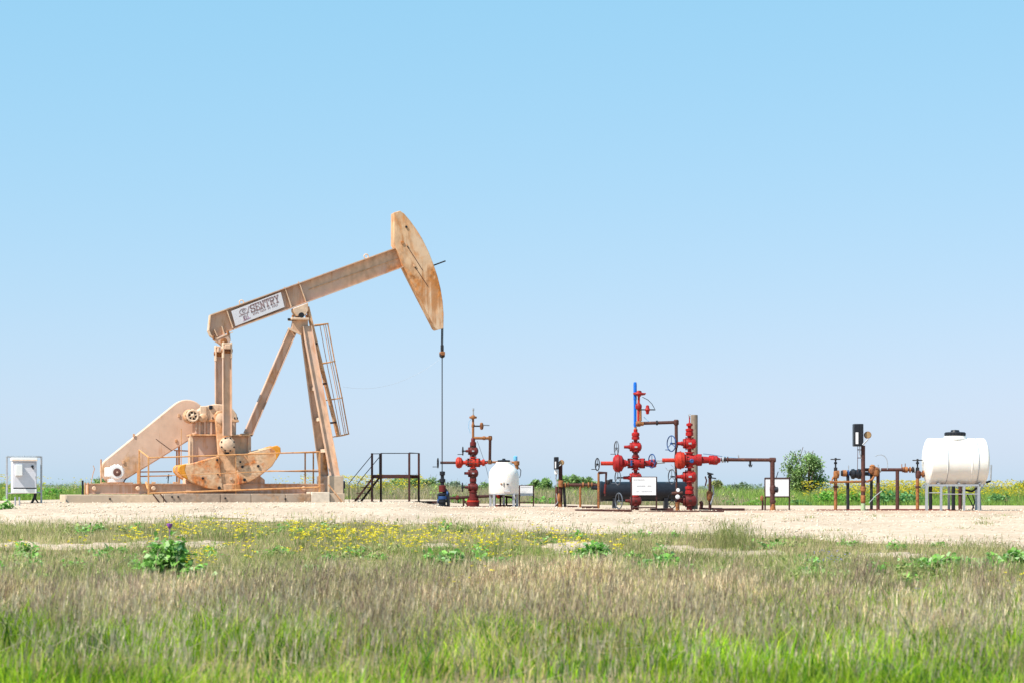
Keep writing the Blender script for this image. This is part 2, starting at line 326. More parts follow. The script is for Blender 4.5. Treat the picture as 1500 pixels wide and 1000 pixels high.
# skid
def skid_beam(d, nm='skid_beam'):
    a = J.p(128, 708, -.34); b = J.p(474, 708, -.34); zt = J.p(300, 707.5, -.34).z; zb = BT
    m = MB(); m.ibeam((a.x, d, (zt+zb)/2), (b.x, d, (zt+zb)/2), .16, zt-zb, .022, (0, 0, 1)); o = J.add(nm, m, TAN)
    return o, zt
sb, SZ = skid_beam(-.30); sb2, _ = skid_beam(.40)
for x_ in (138, 202, 445, 225):
    v = J.p(x_, 714.5, -.39); J.add('lifting_stub', MB().lathe((v.x, -.40, v.z), (0, 1, 0), [(.05, -.02), (.062, 0), (.062, .12)], 16), TANL, sb)
for x_ in (130, 200, 262, 300, 360, 420, 470):
    v = J.p(x_, 714, .05); J.add('cross_member', MB().box((v.x-.05, -.285, BT+.02), (v.x+.05, .385, SZ-.03)), TAN)
for x_ in (121, 124.5, 129):
    v = J.p(x_, 706, -.34); J.add('end_stake', MB().cyl((v.x, -.34, BT-.02), (v.x, -.34, v.z+(.0 if x_ > 122 else .06)), .03 if x_ < 122 else .022, n=8), BLACK if x_ < 122 else TANR)
# pedestal below the gearbox
zt = J.p(320, 638, -.36).z
m = MB(); a = J.p(281, 640, -.36); b = J.p(365, 640, -.36); m.box((a.x, -.25, SZ-.02), (b.x, .46, zt)); J.add('pedestal', m, TAN, None, .02)
m = MB(); m.box((a.x-.03, -.42, zt), (b.x+.03, .52, zt+.05)); J.add('pedestal_top_plate', m, TANR, None, .006)
J.poly('pedestal_foot', TAN, [(272, 702), (281, 684), (366, 684), (388, 702), (388, 721), (272, 721)], -.335, .30, .01)
for x_ in (281, 366):
    v = J.p(x_, 640, -.38); J.add('pedestal_edge_flange', MB().box((v.x-.05, -.31, SZ), (v.x+.05, -.245, zt)), TANL if x_ < 300 else TAN, None, .005)
# gear reducer
zg = zt+.05
m = MB(); gx0 = J.p(286, 630, -.28).x; gx1 = J.p(346, 630, -.28).x; gs = J.p(300, 616, -.28).z; gt = J.p(320, 598, -.28).z
m.box((gx0, -.28, zg), (gx1, .36, gs)); gb = J.add('gear_reducer', m, TAN, None, .02)
pts = []
for x_, y_ in ((284, 616), (284, 608), (290, 600), (299, 594.5), (315, 591), (330, 592), (341, 598), (347, 606), (349, 616)): v = J.p(x_, y_, -.3); pts.append((v.x, v.z))
J.add('gear_reducer_cover', MB().prism(pts, -.31, .39), TANL, None, .03)
v0 = J.p(283, 617, -.35); v1 = J.p(350, 614.5, -.35)
J.add('split_flange', MB().box((v0.x, -.35, v0.z), (v1.x, .43, v1.z)), TANR, gb, .004)
for x_ in (292, 300, 309, 342):
    v = J.p(x_, 620, -.3); J.add('rib', MB().box((v.x-.03, -.34, zg), (v.x+.03, -.275, gs-.01)), TAN, gb, .004)
for x_ in (287, 296, 304, 312, 344, 348):
    v = J.p(x_, 613, -.35); J.add('bolt', MB().cyl((v.x, -.325, v.z-.01), (v.x, -.325, v.z+.05), .018, n=6), SHAFT, gb)
for x_, w, y0, y1 in ((298, 5, 594, 612), (309, 2.6, 593, 599)):
    J.box('inspection_cap', TANL if w > 3 else BLACK, x_-w, y0, x_+w, y1, -.36, -.30, .02, gb)
v = J.p(298, 611, -.38); J.add('bearing_cap', MB().lathe((v.x, -.28, v.z), (0, -1, 0), [(.13, 0), (.13, .07), (.10, .10), (.02, .12)], 20), TANL, gb)
# brake drum wheel at the input shaft
v = J.p(281.5, 608.5, -.3); wh = MB(); wh.ring((v.x, -.42, v.z), (0, 1, 0), .155, .034, 28, 8)
for i in range(6):
    q = i*math.pi/3+.3; wh.bar((v.x+.03*math.cos(q), -.42, v.z+.03*math.sin(q)), (v.x+.15*math.cos(q), -.42, v.z+.15*math.sin(q)), .035, .03, (0, 1, 0))
wh.lathe((v.x, -.30, v.z), (0, -1, 0), [(.055, 0), (.055, .15), (.03, .17)], 14); bw = J.add('brake_wheel', wh, TANL)
J.add('brake_drum_shade_disc', MB().cyl((v.x, -.33, v.z), (v.x, -.30, v.z), .15, n=22), SHAFT, bw)  # dark disc added behind the spokes to shade the openings
J.add('brake_drum_plate', MB().lathe((v.x, -.30, v.z), (0, -1, 0), [(.19, -.55), (.21, -.5), (.21, .0), (.19, .02)], 28), TANR)
for i in range(10):
    q = i*math.pi/5; J.add('bolt', MB().cyl((v.x+.185*math.cos(q), -.315, v.z+.185*math.sin(q)), (v.x+.185*math.cos(q), -.355, v.z+.185*math.sin(q)), .02, n=6), SHAFT, bw)
v1 = J.p(266, 640, -.42)
J.rod('brake_rod', RAIL, [(265.5, 627, -.42), (265.5, 690, -.42)], .011)
# belt guard
c0 = J.p(168, 688, .62); c1 = J.p(274, 613, .62); r0 = 20*J.k; r1 = 28.5*J.k
pts = []; ang = math.atan2(c1.z-c0.z, c1.x-c0.x)
for i in range(17): q = ang-math.pi/2+math.pi*i/16; pts.append((c1.x+r1*math.cos(q), c1.z+r1*math.sin(q)))
for i in range(13): q = ang+math.pi/2+math.pi*i/12; pts.append((c0.x+r0*math.cos(q), c0.z+r0*math.sin(q)))
bgd = J.add('belt_guard', MB().prism(pts, .60, .92), GUARD, None, .03)
for fr in (.24, .58):
    a = c0.lerp(c1, fr); n_ = Vector((-math.sin(ang), 0, math.cos(ang))); rr = r0+(r1-r0)*fr
    if fr > .5: J.add('guard_seam', MB().bar(a+n_*(rr*.1)+Vector((0, -.025, 0)), a+n_*(-rr*.75)+Vector((.22, -.025, 0)), .012, .012), DKBR, bgd)
for fx, fy in ((196, 637), (262, 608), (258, 645), (181, 676)):
    v = J.p(fx, fy, .6); J.add('guard_latch', MB().box((v.x-.03, .575, v.z-.045), (v.x+.03, .605, v.z+.045)), TANR, bgd, .004)
for x_ in (175, 262):
    v = J.p(x_, 690, .8); J.add('guard_bracket', MB().bar((v.x, .76, SZ-.3), (v.x, .76, SZ+(.25 if x_ < 200 else 1.35)), .06, .04), TANR)
# motor
mz = J.p(171, 691, -.05)
mt = J.add('electric_motor', MB().lathe((mz.x, -.10, mz.z), (0, 1, 0), [(.18, -.06), (.205, -.03), (.215, 0), (.215, .42), (.18, .5), (.05, .52), (.05, .64)], 26), WHITE)
J.add('fan_cover', MB().lathe((mz.x, -.158, mz.z), (0, 1, 0), [(.05, -.022), (.115, -.014), (.118, .02)], 22), FAN, mt)
J.add('fan_hub', MB().cyl((mz.x, -.19, mz.z), (mz.x, -.17, mz.z), .03, n=10), TAN, mt)
for i in range(14):
    q = math.pi*2*i/14; J.add('cooling_fin', MB().bar((mz.x+.22*math.cos(q), -.06, mz.z+.22*math.sin(q)), (mz.x+.22*math.cos(q), .30, mz.z+.22*math.sin(q)), .012, .03, (math.cos(q), 0, math.sin(q))), WHITE, mt)
J.box('terminal_box', WHITE, 154, 684, 163, 698, -.02, .22, .02, mt)
J.add('motor_foot', MB().box((mz.x-.22, -.12, SZ+.03), (mz.x+.22, .36, mz.z-.19)), WHITE, mt, .01)
J.add('motor_rail', MB().box((mz.x-.42, -.20, SZ), (mz.x+.45, .44, SZ+.03)), TANR, None, .004)
J.add('motor_adjuster', MB().bar((mz.x+.18, -.16, SZ+.03), (mz.x+.26, -.16, SZ+.16), .03, .03), SHAFT)
J.rod('conduit_stub', TANR, [(148, 708, .1), (148, 672, .1)], .022); J.rod('conduit_stub', TANR, [(133, 708, -.2), (136, 694, -.2), (138.5, 686, -.2), (136.5, 681, -.2)], .010)
for x_ in (204, 225, 256, 259):
    v = J.p(x_, 706, -.3); J.add('skid_clamp', MB().box((v.x-.05, -.38, SZ), (v.x+.05, -.24, SZ+.05)), TANR, sb, .006)
# cranks, counterweights, pitman arms (near and far)
LW = [(262, 684), (264.5, 681), (285, 677), (305, 671), (321, 667), (327, 716), (318, 717), (300, 714), (281, 706), (268, 697), (262, 690)]
RW = [(344, 668), (366, 662), (395, 655), (406, 652), (410.5, 655), (411, 662), (399, 682), (382, 696), (366, 705), (350, 709)]
CR = [(315.5, 606), (319, 601.5), (325, 600.5), (330, 602), (334, 625), (344, 648), (348, 690), (352.5, 717), (327, 718.5), (322.5, 690), (319.5, 655)]
def side(sg):
    y = lambda a: a*sg
    R = -.62
    def poly(nm, mt_, pts, a, b, bev=0, par=None):
        q = [J.p(x, z, R) for x, z in pts]; return J.add(nm, MB().prism([(t.x, t.z) for t in q], min(y(a), y(b)), max(y(a), y(b))), mt_, par, bev)
    cr = poly('crank_arm', TANR, CR, .40, .56, .015)
    # raised rim on both sides of the arm
    wl_ = poly('counterweight', WEIGHT, LW, .385, .62, .025); wr_ = poly('counterweight', WEIGHT, RW, .385, .62, .025)
    poly('orange_tip', YEL, [(261.6, 684), (264.5, 680.6), (273, 679), (271, 688), (276.5, 702.5), (267.6, 697.4), (261.6, 690)], .39, .626, .02, wl_)
    poly('orange_tip', YEL, [(396, 654.4), (406, 651.6), (411, 654.8), (411.4, 662), (404.5, 673.5), (403, 660)], .39, .626, .02, wr_)
    cb = J.p(336, 708, R)
    poly('crank_toe', TANR, [(325.5, 709), (352, 708), (353, 718), (326, 719)], .36, .60, .01, cr)
    for bx, by, r in ((318, 673, .035), (319, 694, .025), (321, 714, .05), (297, 700, .035), (338.5, 700, .045)):
        v = J.p(bx, by, R); J.add('bolt', MB().cyl((v.x, y(.60 if bx < 325 else .55), v.z), (v.x, y(.65 if bx < 325 else .59), v.z), r, n=8), SHAFT if r != .045 else TANL, wl_)
    for bx, by, r in ((355, 683, .04), (378, 682, .04), (358, 702, .045), (352, 676, .03)):
        v = J.p(bx, by, R); J.add('bolt', MB().cyl((v.x, y(.60), v.z), (v.x, y(.65), v.z), r, n=8), SHAFT, wr_)
    # crank hub on the slow shaft
    v = J.p(324, 612, R); J.add('crank_hub', MB().lathe((v.x, y(.30), v.z), (0, sg, 0), [(.15, 0), (.15, .28), (.10, .30)], 20), TANL, cr)
    # pitman
    top = J.p(332.5, 505, -.72); bot = J.p(333, 640, -.72)
    pm_ = MB(); pm_.ibeam((top.x, y(.72), top.z-.1), (bot.x, y(.72), bot.z+.05), .16, .26, .02, (1, 0, 0)); pa = J.add('pitman_arm', pm_, TAN)
    w = J.p(333.3, 650.5, -.72)
    J.add('wrist_pin_bearing', MB().lathe((w.x, y(.565), w.z), (0, sg, 0), [(.21, 0), (.22, .04), (.22, .17), (.17, .19), (.17, .25), (.13, .275), (.02, .28)], 24), TANL, pa)
    for i in range(8):
        q = i*math.pi/4+.39; J.add('bolt', MB().cyl((w.x+.195*math.cos(q), y(.74), w.z+.195*math.sin(q)), (w.x+.195*math.cos(q), y(.785), w.z+.195*math.sin(q)), .026, n=6), SHAFT, pa)
    J.add('wrist_pin_nut', MB().cyl((w.x, y(.56), w.z-.25), (w.x, y(.68), w.z-.25), .06, n=6), SHAFT, pa)
    # upper fork of the pitman
    for dx in (-.115, .115):
        J.add('fork_plate', MB().box((top.x+dx-.02, y(.60), top.z-.38), (top.x+dx+.02, y(.84), top.z+.07)), TANL, pa, .006)
    J.add('fork_pin', MB().lathe((top.x-.16, y(.72), top.z-.16), (1, 0, 0), [(.05, 0), (.085, .06), (.085, .26), (.05, .32)], 12), ORNG, pa)
    J.add('fork_cap', MB().box((top.x-.13, y(.58), top.z+.0), (top.x+.13, y(.86), top.z+.05)), TANL, pa, .006)
    return top
tp = side(-1); side(1)
J.add('slow_shaft', MB().cyl((J.p(324, 612, -.3).x, -.40, J.p(324, 612, -.62).z), (J.p(324, 612, -.3).x, .40, J.p(324, 612, -.62).z), .11, n=16), SHAFT)
# equalizer and tail bearing
J.add('equalizer_beam', MB().box((tp.x-.09, -.88, tp.z-.13), (tp.x+.09, .88, tp.z-.004)), TAN, None, .02)
ct = J.p(326, 500, -.12)
J.poly('tail_bracket', TAN, [(313, 497), (337, 487), (338, 499), (334, 506), (328, 508), (322, 503)], -.14, .14, .01)
v = J.p(328, 500, -.2); J.add('tail_bearing', MB().lathe((v.x, -.24, v.z), (0, 1, 0), [(.03, -.02), (.095, 0), (.095, .48), (.03, .50)], 18), ORNG)
for x_, y_ in ((313, 495), (334, 487.5)): v = J.p(x_, y_, -.16); J.add('bracket_bolt', MB().cyl((v.x, -.16, v.z-.06), (v.x, -.16, v.z+.06), .035, n=6), ORNG)
# walking beam
A = J.p(336, 468.5, 0); B = J.p(590, 375.5, 0); bd = (B-A).normalized(); bu = Vector((-bd.z, 0, bd.x)); BH = .63
m = MB(); m.ibeam(A, B, .30, BH, .028, bu, .03); wb = J.add('walking_beam', m, TAN)
tail = [(307, 461.5), (340, 449.5), (343.5, 482.5), (316, 496), (307, 491), (305.2, 484)]
J.poly('beam_tail_plate', TAN, tail, -.018, .018, 0, wb)
def edge_strip(pts, w=.30, t=.028):
    for (xa, ya), (xb, yb) in zip(pts[:-1], pts[1:]):
        J.add('tail_flange', MB().bar(J.p(xa, ya, 0), J.p(xb, yb, 0), w, t, (0, 1, 0)) if False else MB().bar(J.p(xa, ya, 0), J.p(xb, yb, 0), w, t, Vector((0, 0, 1)) if abs(xa-xb) > abs(ya-yb) else Vector((1, 0, 0))), TANL, wb)
edge_strip([(337, 451.5), (307.5, 462), (305, 485), (308, 492), (316, 497), (340, 487)])
for (xa, ya, xb, yb) in ((331, 453, 341, 481), (416.5, 421, 426.5, 450), (437, 413, 448, 443), (324.5, 478, 329, 492), (313.5, 483, 318, 493)):
    J.add('stiffener', MB().bar(J.p(xa, ya, -.075), J.p(xb, yb, -.075), .13, .022, bd), TANL, wb)
    if xa > 330: J.add('stiffener', MB().bar(J.p(xa, ya, .075), J.p(xb, yb, .075), .13, .022, bd), TANL, wb)
for x_, y_ in ((354.5, 445), (537, 377.5)):
    v = J.p(x_, y_, 0); J.add('lifting_eye', MB().ring(v+bu*.04, (0, 1, 0), .065, .018, 18, 6), TANL, wb)
J.add('web_strip', MB().bar(J.p(452, 424.5, -.02), J.p(586, 378, -.02), .02, .02, bu), TANR, wb)  # thin rust-toned strip along the middle of the web
# banner on the beam
TL, TR, BR_, BL = (339, 456), (411.5, 428.5), (417, 450), (345, 478)
def uv(u, v, d=-.163):
    x = (TL[0]*(1-u)+TR[0]*u)*(1-v)+(BL[0]*(1-u)+BR_[0]*u)*v; y = (TL[1]*(1-u)+TR[1]*u)*(1-v)+(BL[1]*(1-u)+BR_[1]*u)*v
    return J.p(x, y, d)
bn = J.add('sign_panel', MB().prism([(t.x, t.z) for t in (uv(0, 0), uv(1, 0), uv(1, 1), uv(0, 1))], -.16, -.145), BANNER, wb, .004)
def strokes(mb, lines, x0, y0, w, h, t):
    for ln in lines:
        for (ax, ay), (bx, by) in zip(ln[:-1], ln[1:]):
            a = uv(x0+ax*w, y0+(1-ay)*h); b = uv(x0+bx*w, y0+(1-by)*h); d = (b-a).normalized()*t*.4
            mb.bar(a-d, b+d, t, .004, (0, 1, 0))
LET = {'S': [[(1, .72), (1, 1), (.9, .97), (.25, 1), (0, .85), (0, .66), (.2, .54), (.8, .46), (1, .33), (1, .14), (.8, 0), (.15, .02), (0, 0), (0, .28)]],
       'E': [[(.15, 0), (.15, 1)], [(0, 1), (1, 1), (1, .76)], [(.15, .52), (.7, .52)], [(0, 0), (1, 0), (1, .26)]],
       'N': [[(.15, 0), (.15, 1)], [(.1, 1), (.88, 0)], [(.88, 0), (.88, 1)], [(0, 0), (.32, 0)], [(.7, 1), (1, 1)]],
       'T': [[(0, .74), (0, 1), (1, 1), (1, .74)], [(.5, 1), (.5, 0)], [(.28, 0), (.72, 0)]],
       'R': [[(.15, 0), (.15, 1)], [(0, 1), (.8, 1), (.97, .86), (.97, .66), (.8, .52), (.15, .52)], [(.5, .52), (.85, 0), (1, 0)], [(0, 0), (.33, 0)]],
       'Y': [[(.1, 1), (.5, .46), (.9, 1)], [(.5, .46), (.5, 0)], [(-.05, 1), (.25, 1)], [(.75, 1), (1.05, 1)], [(.28, 0), (.72, 0)]]}
mb = MB()
for i, ch in enumerate('SENTRY'): strokes(mb, LET[ch], .365+i*.098, .10, .072, .44, .036)
tag(J.add('lettering', mb, INK, bn), kind='stuff')
mb = MB()
for i in range(17):                       # the small worn line under the name, too faded to read
    if i in (4, 9, 12): continue
    x0 = .385+i*.030; strokes(mb, [[(0, 0), (0, 1)], [(0, .5 if i % 2 else 1), (1, .5 if i % 3 else 0)]], x0, .64, .014, .10, .014)
tag(J.add('small_print', mb, INK, bn), kind='stuff')
mb = MB(); arc = lambda cx, cy, rx, ry, a0, a1, n=10: [(cx+rx*math.cos(math.radians(a0+(a1-a0)*i/n)), cy+ry*math.sin(math.radians(a0+(a1-a0)*i/n))) for i in range(n+1)]
strokes(mb, [arc(.5, .75, .3, .2, 30, 280), arc(.55, .76, .12, .09, 0, 300), [(.1, .5), (.9, .56)], [(1.0, .95), (.62, .2)], [(.4, .38), (.4, .1)], arc(.52, .25, .12, .14, 60, 330)], .09, .08, .25, .84, .018)
J.add('emblem', mb, INK, bn)
mb = MB(); strokes(mb, [arc(.62, .2, .16, .12, 120, 400), [(.3, .05), (.9, .1)]], .09, .08, .25, .84, .012); J.add('emblem_accent', mb, INKP, bn)
# saddle bearing and samson post
sc = J.p(438, 447, 0)
pl = [J.p(428, 452.5, 0), J.p(449.5, 444.5, 0), J.p(449.5, 456, 0), J.p(446, 463, 0), J.p(433, 464, 0), J.p(428.5, 457, 0)]
J.add('saddle_bearing', MB().prism([(t.x, t.z) for t in pl], -.20, .20), TANL, None, .015)
v = J.p(439, 463, 0); J.add('bearing_shaft', MB().cyl((v.x, -.30, v.z), (v.x, .30, v.z), .08, n=16), SHAFT)
v0 = J.p(426.5, 468.5, -.2); v1 = J.p(452, 466, -.2); sp = J.add('post_top_plate', MB().box((v0.x, -.30, v0.z), (v1.x, .30, v1.z)), TANL, None, .008)
for x_, d in ((429, -.25), (449, -.25), (429, .25), (449, .25)):
    v = J.p(x_, 464, d); J.add('bearing_bolt', MB().cyl((v.x, d, v.z-.08), (v.x, d, v.z+.05), .035, n=6), ORNG, sp)
v = J.p(421.5, 468, -.1); J.add('lock_pin', MB().cyl((v.x, -.1, v.z), (v.x+.25, -.1, v.z), .035, n=8), SHAFT, sp)
pl = [J.p(429, 468, 0), J.p(450, 467, 0), J.p(450.5, 482, 0), J.p(441, 490.5, 0), J.p(426, 484, 0)]
J.add('post_gusset', MB().prism([(t.x, t.z) for t in pl], -.11, .11), TAN, None, .008)
J.add('clamp_band', MB().bar(J.p(422, 481, -.14), J.p(441, 490, -.14), .05, .05, (0, 1, 0)), TANL)
legtop = J.p(449.5, 478, -.17); legbot = J.p(491, 699, -.80)
def leg(sg):
    a = Vector((legtop.x, .17*sg, legtop.z)); b = Vector((legbot.x, .80*sg, legbot.z)); d = (b-a).normalized()
    up = Vector((1, 0, 0)); up = (up-d*up.dot(d)).normalized()
    o = J.add('front_leg', MB().ibeam(a, b, .16, .27, .022, up), TAN)
    J.add('leg_shoe', MB().box((b.x-.20, b.y-.14, BT-.02), (b.x+.22, b.y+.14, b.z+.06)), CONC if sg < 0 else TAN, None, .02); return a, b
a1, b1 = leg(-1); a2, b2 = leg(1)
for y_ in (520, 568, 613, 659):
    fr = (y_-478)/(699-478); p = a1.lerp(b1, fr); q = a2.lerp(b2, fr)
    J.add('cross_brace', MB().bar(p+Vector((0, .02, 0)), q-Vector((0, .02, 0)), .10, .10), TANL)
J.add('rear_leg', MB().ibeam(J.p(428.5, 484, 0), J.p(363, 636, 0), .20, .255, .022, (1, 0, .5)), TAN)
v = J.p(363, 636, 0); J.add('rear_leg_foot', MB().box((v.x-.2, -.16, zt+.05), (v.x+.14, .16, zt+.085)), TANR)
# ladder and cage
L0 = J.p(452, 449, -.2); L1 = J.p(497.5, 638, -.2)
def lad(d, off=0): return [Vector((L0.x+off, d, L0.z)), Vector((L1.x+off, d, L1.z))]
for d in (-.13, .13): q = lad(d); J.add('ladder_rail', MB().bar(q[0], q[1], .05, .06, (1, 0, 0)), TANR)
for i in range(14):
    fr = (i+.6)/14; p = L0.lerp(L1, fr); J.add('ladder_rung', MB().cyl((p.x, -.12, p.z), (p.x, .12, p.z), .012, n=8), RAIL)
for y_ in (503, 561, 618):
    fr = (y_-449)/(638-449); p = L0.lerp(L1, fr)
    for d in (-.18, .18): J.add('ladder_bracket', MB().bar((p.x, d, p.z), (p.x-.24, d, p.z-.02), .04, .05), DKBR)
hoops = []
for (xa, ya, xb, yb) in ((459.5, 476.5, 482.5, 473.5), (470, 532, 492.5, 528), (480.5, 585, 503.5, 581.5), (491, 639, 513, 634.5)):
    a = J.p(xa, ya, -.2); b = J.p(xb, yb, -.2); ln = b.x-a.x; pts = []
    for i in range(13):
        q = math.pi*i/12; pts.append(Vector((a.x+ln*math.sin(q)**.75, -.30*math.cos(q), a.z+(b.z-a.z)*math.sin(q))))
    hoops.append(pts); J.add('cage_hoop', MB().tube(pts, .018, 6), RAIL)
for i in (2, 4, 6, 8, 10): J.add('cage_bar', MB().tube([h[i] for h in hoops], .011, 6), RAIL)
# horsehead
HP = [(577, 311.5), (586, 308.8), (592, 313), (601, 323.5), (610, 336), (619, 350.5), (628, 369), (635, 387), (641, 405), (645.5, 423), (648.5, 442), (650, 460), (649.7, 481), (640.5, 483.5), (637.5, 481), (625, 456.5), (612, 431.5), (600, 408), (590, 388), (581.5, 367), (577, 358)]
hh = J.poly('horsehead', HEAD, HP, -.20, .20, .012, dref=-.2)
for x_, y_, r in ((595, 332.5, .035), (589.5, 355.5, .05), (596, 359.5, .028), (607, 389.5, .04)):
    v = J.p(x_, y_, -.2); J.add('head_pin', MB().cyl((v.x, -.225, v.z), (v.x, -.19, v.z), r, n=10), SHAFT if r == .035 else TANR, hh)
for (xa, ya, xb, yb) in ((596, 360, 619, 396), (607, 390, 627, 420)):
    J.add('head_seam', MB().bar(J.p(xa, ya, -.205), J.p(xb, yb, -.205), .016, .012, (0, 1, 0)), DKBR, hh)
J.rod('stop_pin', SHAFT, [(635, 389, 0), (652.5, 382.5, 0)], .022)
# bridle, carrier bar, polished rod
hx = J.p(648.6, 482, 0)
for d in (-.07, .07): J.add('bridle_cable', MB().cyl((hx.x-.015, d, hx.z+.10), (hx.x-.025, d, J.p(648, 512, 0).z), .017, n=8), SHAFT)
cz = J.p(647.5, 514, 0).z; dz_ = J.p(647.5, 522, 0).z
cb = J.add('carrier_bar', MB().box((hx.x-.08, -.13, dz_+.04), (hx.x+.04, .13, cz-.02)), ORNG, None, .015)
J.add('rod_clamp', MB().lathe((hx.x-.02, 0, dz_-.04), (0, 0, 1), [(.03, 0), (.085, .04), (.085, .12), (.05, .16), (.05, .38), (.03, .4)], 12), SHAFT, cb)
rodx = hx.x-.02
wxy = (J.X+rodx*J.c, J.Y+rodx*J.s)
wtop = CAM_Z+(HZ-690)/F*wxy[1]
J.add('polished_rod', MB().cyl((rodx, 0, dz_), (rodx, 0, wtop-J.z-.1), .016, n=8), SHAFT)
a = J.p(503, 566, -.1); b = Vector((hx.x-.1, 0, J.p(644, 526, 0).z)); pts = []
for i in range(21): t = i/20; p = a.lerp(b, t); p.z -= .62*4*t*(1-t)*.55; pts.append(p)
J.add('signal_wire', MB().tube(pts, .0028, 5), STEEL)
# guard rails round the cranks
FR = -1.08
def rl(nm, pts, r=.021, d=FR): return J.rod(nm, RAIL, [(x, y, d) if len(t) == 2 else t for t in pts for x, y in [t[:2]]], r)
for x_, yt, m_ in ((217.5, 669.5, .022), (345.5, 664, .009), (468, 660.5, .024)):
    t = J.p(x_, yt, FR); J.add('rail_post', MB().bar((t.x, FR, BT-.01), t, 2*m_, 2*m_, (1, 0, 0)), RAIL)
for d, x_, yt in ((-.45, 204, 658), (-.42, 202, 688)):
    t = J.p(x_, yt, d); J.add('rail_post', MB().bar((t.x, d, SZ), t, .045, .045, (1, 0, 0)), RAIL)
rl('guard_rail', [(217, 670), (468, 661)]); rl('guard_rail', [(345, 691.5), (468, 687.5)], .012); rl('guard_rail', [(217, 722), (468, 713)], .026); rl('guard_rail', [(217, 697), (345, 692)], .010)
J.rod('guard_rail', RAIL, [(204, 658.5, -.45), (218, 669.5, FR)], .022); J.rod('guard_rail', RAIL, [(214, 706, -.45), (217, 716, FR)], .03)
for y0, y1 in ((659, 661), (690.5, 690), (697, 696)): J.rod('guard_rail', RAIL, [(205 if y0 > 660 else 255, y0, .98), (300 if y0 < 660 else 252, y1, .98)], .019)
J.rod('guard_rail', RAIL, [(405, 663, .98), (468, 662, .98)], .02); J.rod('guard_rail', RAIL, [(392, 689, .98), (468, 690, .98)], .02)
for x_ in (447, 459, 259, 205):
    t = J.p(x_, 662 if x_ > 300 else 659, .98); J.add('rail_post', MB().bar((t.x, .98, BT-.01), t, .04, .04, (1, 0, 0)), RAIL)
J.rod('guard_rail', RAIL, [(466, 661, -1.05), Vector((J.p(466, 661, -1.05).x, .98, J.p(466, 661, -1.05).z))], .02)
J.rod('lever', SHAFT, [(244, 700, -.3), (247, 694, -.3), (246, 707, -.3)], .012)
J.rod('tie_brace', TANR, [(481, 709, -1.1), (504, 737, -1.16)], .022)
# ================================================================== PUMPED WELLHEAD
pxw = 750+F*wxy[0]/wxy[1]
Wd = Thing('pumping_wellhead', 'short black and blue wellhead with stuffing box below the pump jack rod', 'wellhead', pxw, wxy[1])
def vstack(T, name, m, px, spec, parent=None, dy=0, n=16):
    """lathe about the vertical: spec = [(radius px, y px), ...] from low to high"""
    c = T.p(px, spec[0][1], dy); z0 = c.z; k = T.k
    return T.add(name, MB().lathe((c.x, dy, z0), (0, 0, 1), [(r*k, T.p(px, y, dy).z-z0) for r, y in spec], n), m, parent)
gzp = lambda T, px, dy=0: T.g(px, dy).z
vstack(Wd, 'casing_head', BLACK, 648, [(7, 742.5), (7, 739), (5, 738.5), (5, 735)])
bv = vstack(Wd, 'lower_valve', BLACK, 648, [(7, 735), (7, 732), (5, 731.5), (6, 728), (5, 725), (6.5, 724.5), (6.5, 722), (4, 721)])
vstack(Wd, 'blue_band', BLUEV, 648, [(6.6, 730.6), (6.8, 730), (6.8, 726.5), (6.6, 726)])
vstack(Wd, 'red_collar', REDD, 648, [(4, 720), (5.2, 719.5), (5.2, 711), (4, 710)])
vstack(Wd, 'stuffing_box', BLACK, 648, [(3, 710), (3, 706), (4.5, 705), (4.5, 701), (2.6, 700), (2.6, 696), (4, 695), (4, 690), (1.5, 689.5)])
for i, (x_, y_) in enumerate(((641.5, 727), (641.5, 733), (655, 722))):
    Wd.rod('side_outlet', SHAFT, [(648, y_), (x_, y_)], .05); v = Wd.p(x_, y_)
    Wd.add('outlet_cap', MB().cyl((v.x-.02, 0, v.z), (v.x+.03, 0, v.z), .08, n=8), BLUEV if i else BLACK)
Wd.rod('tee_arm', BLACK, [(652, 716), (656, 722), (657, 741)], .05)
Fl = Thing('flow_line', 'low rusty flow line pipe on short posts running right from the blue wellhead', 'pipe', 680, 63)
Fl.rod('pipe', DKBR, [(657, 729), (676, 728), (690, 727), (715, 726), (738, 726)], .045); Fl.rod('pipe', DKBR, [(738, 726), (750, 728), (757, 735), (758, 741)], .035)
for x_ in (657, 679, 725, 733, 742): Fl.post('support_post', DKBR, x_, 727, .03)
Fl.rod('union', REDD, [(668, 728.3), (672, 728.2)], .075); Fl.rod('union', REDO, [(728, 726), (732, 726)], .08); Fl.rod('diagonal_strut', PIPE, [(677, 728), (686, 741)], .025)
Fl.rod('handle', SHAFT, [(742, 722), (752, 722), (756, 726)], .018)
# ================================================================== generic oilfield valves
def wheel(T, px, py, rpx, m, dy=0, parent=None, knob=True, yaw=.35, stem=None):
    v = T.p(px, py, dy); ax = Vector((math.cos(yaw), math.sin(yaw), 0)); R = rpx*T.k; u, w, _ = frame(ax)
    b = MB(); b.ring(v, ax, R, .016, 26, 6); b.cyl(v-ax*.03, v+ax*.03, .03, n=8)
    for i in range(3):
        q = i*2*math.pi/3+.5; d = u*math.cos(q)+w*math.sin(q); b.tube([v, v+d*R], .010, 6)
    if knob: b.tube([v+w*(R*.8)-u*(R*.3), v+w*(R*.8)-u*(R*.3)-ax*(.16)], .012, 6)
    return T.add('handwheel', b, m, parent)
def bolts(T, b, px, y0, y1, rpx, dy, n=8):
    c0 = T.p(px, y0, dy); c1 = T.p(px, y1, dy)
    for i in range(n):
        q = 2*math.pi*i/n+.2; o = Vector((math.cos(q), math.sin(q), 0))*rpx*T.k
        b.cyl(c0+o, c1+o, .018, n=6)
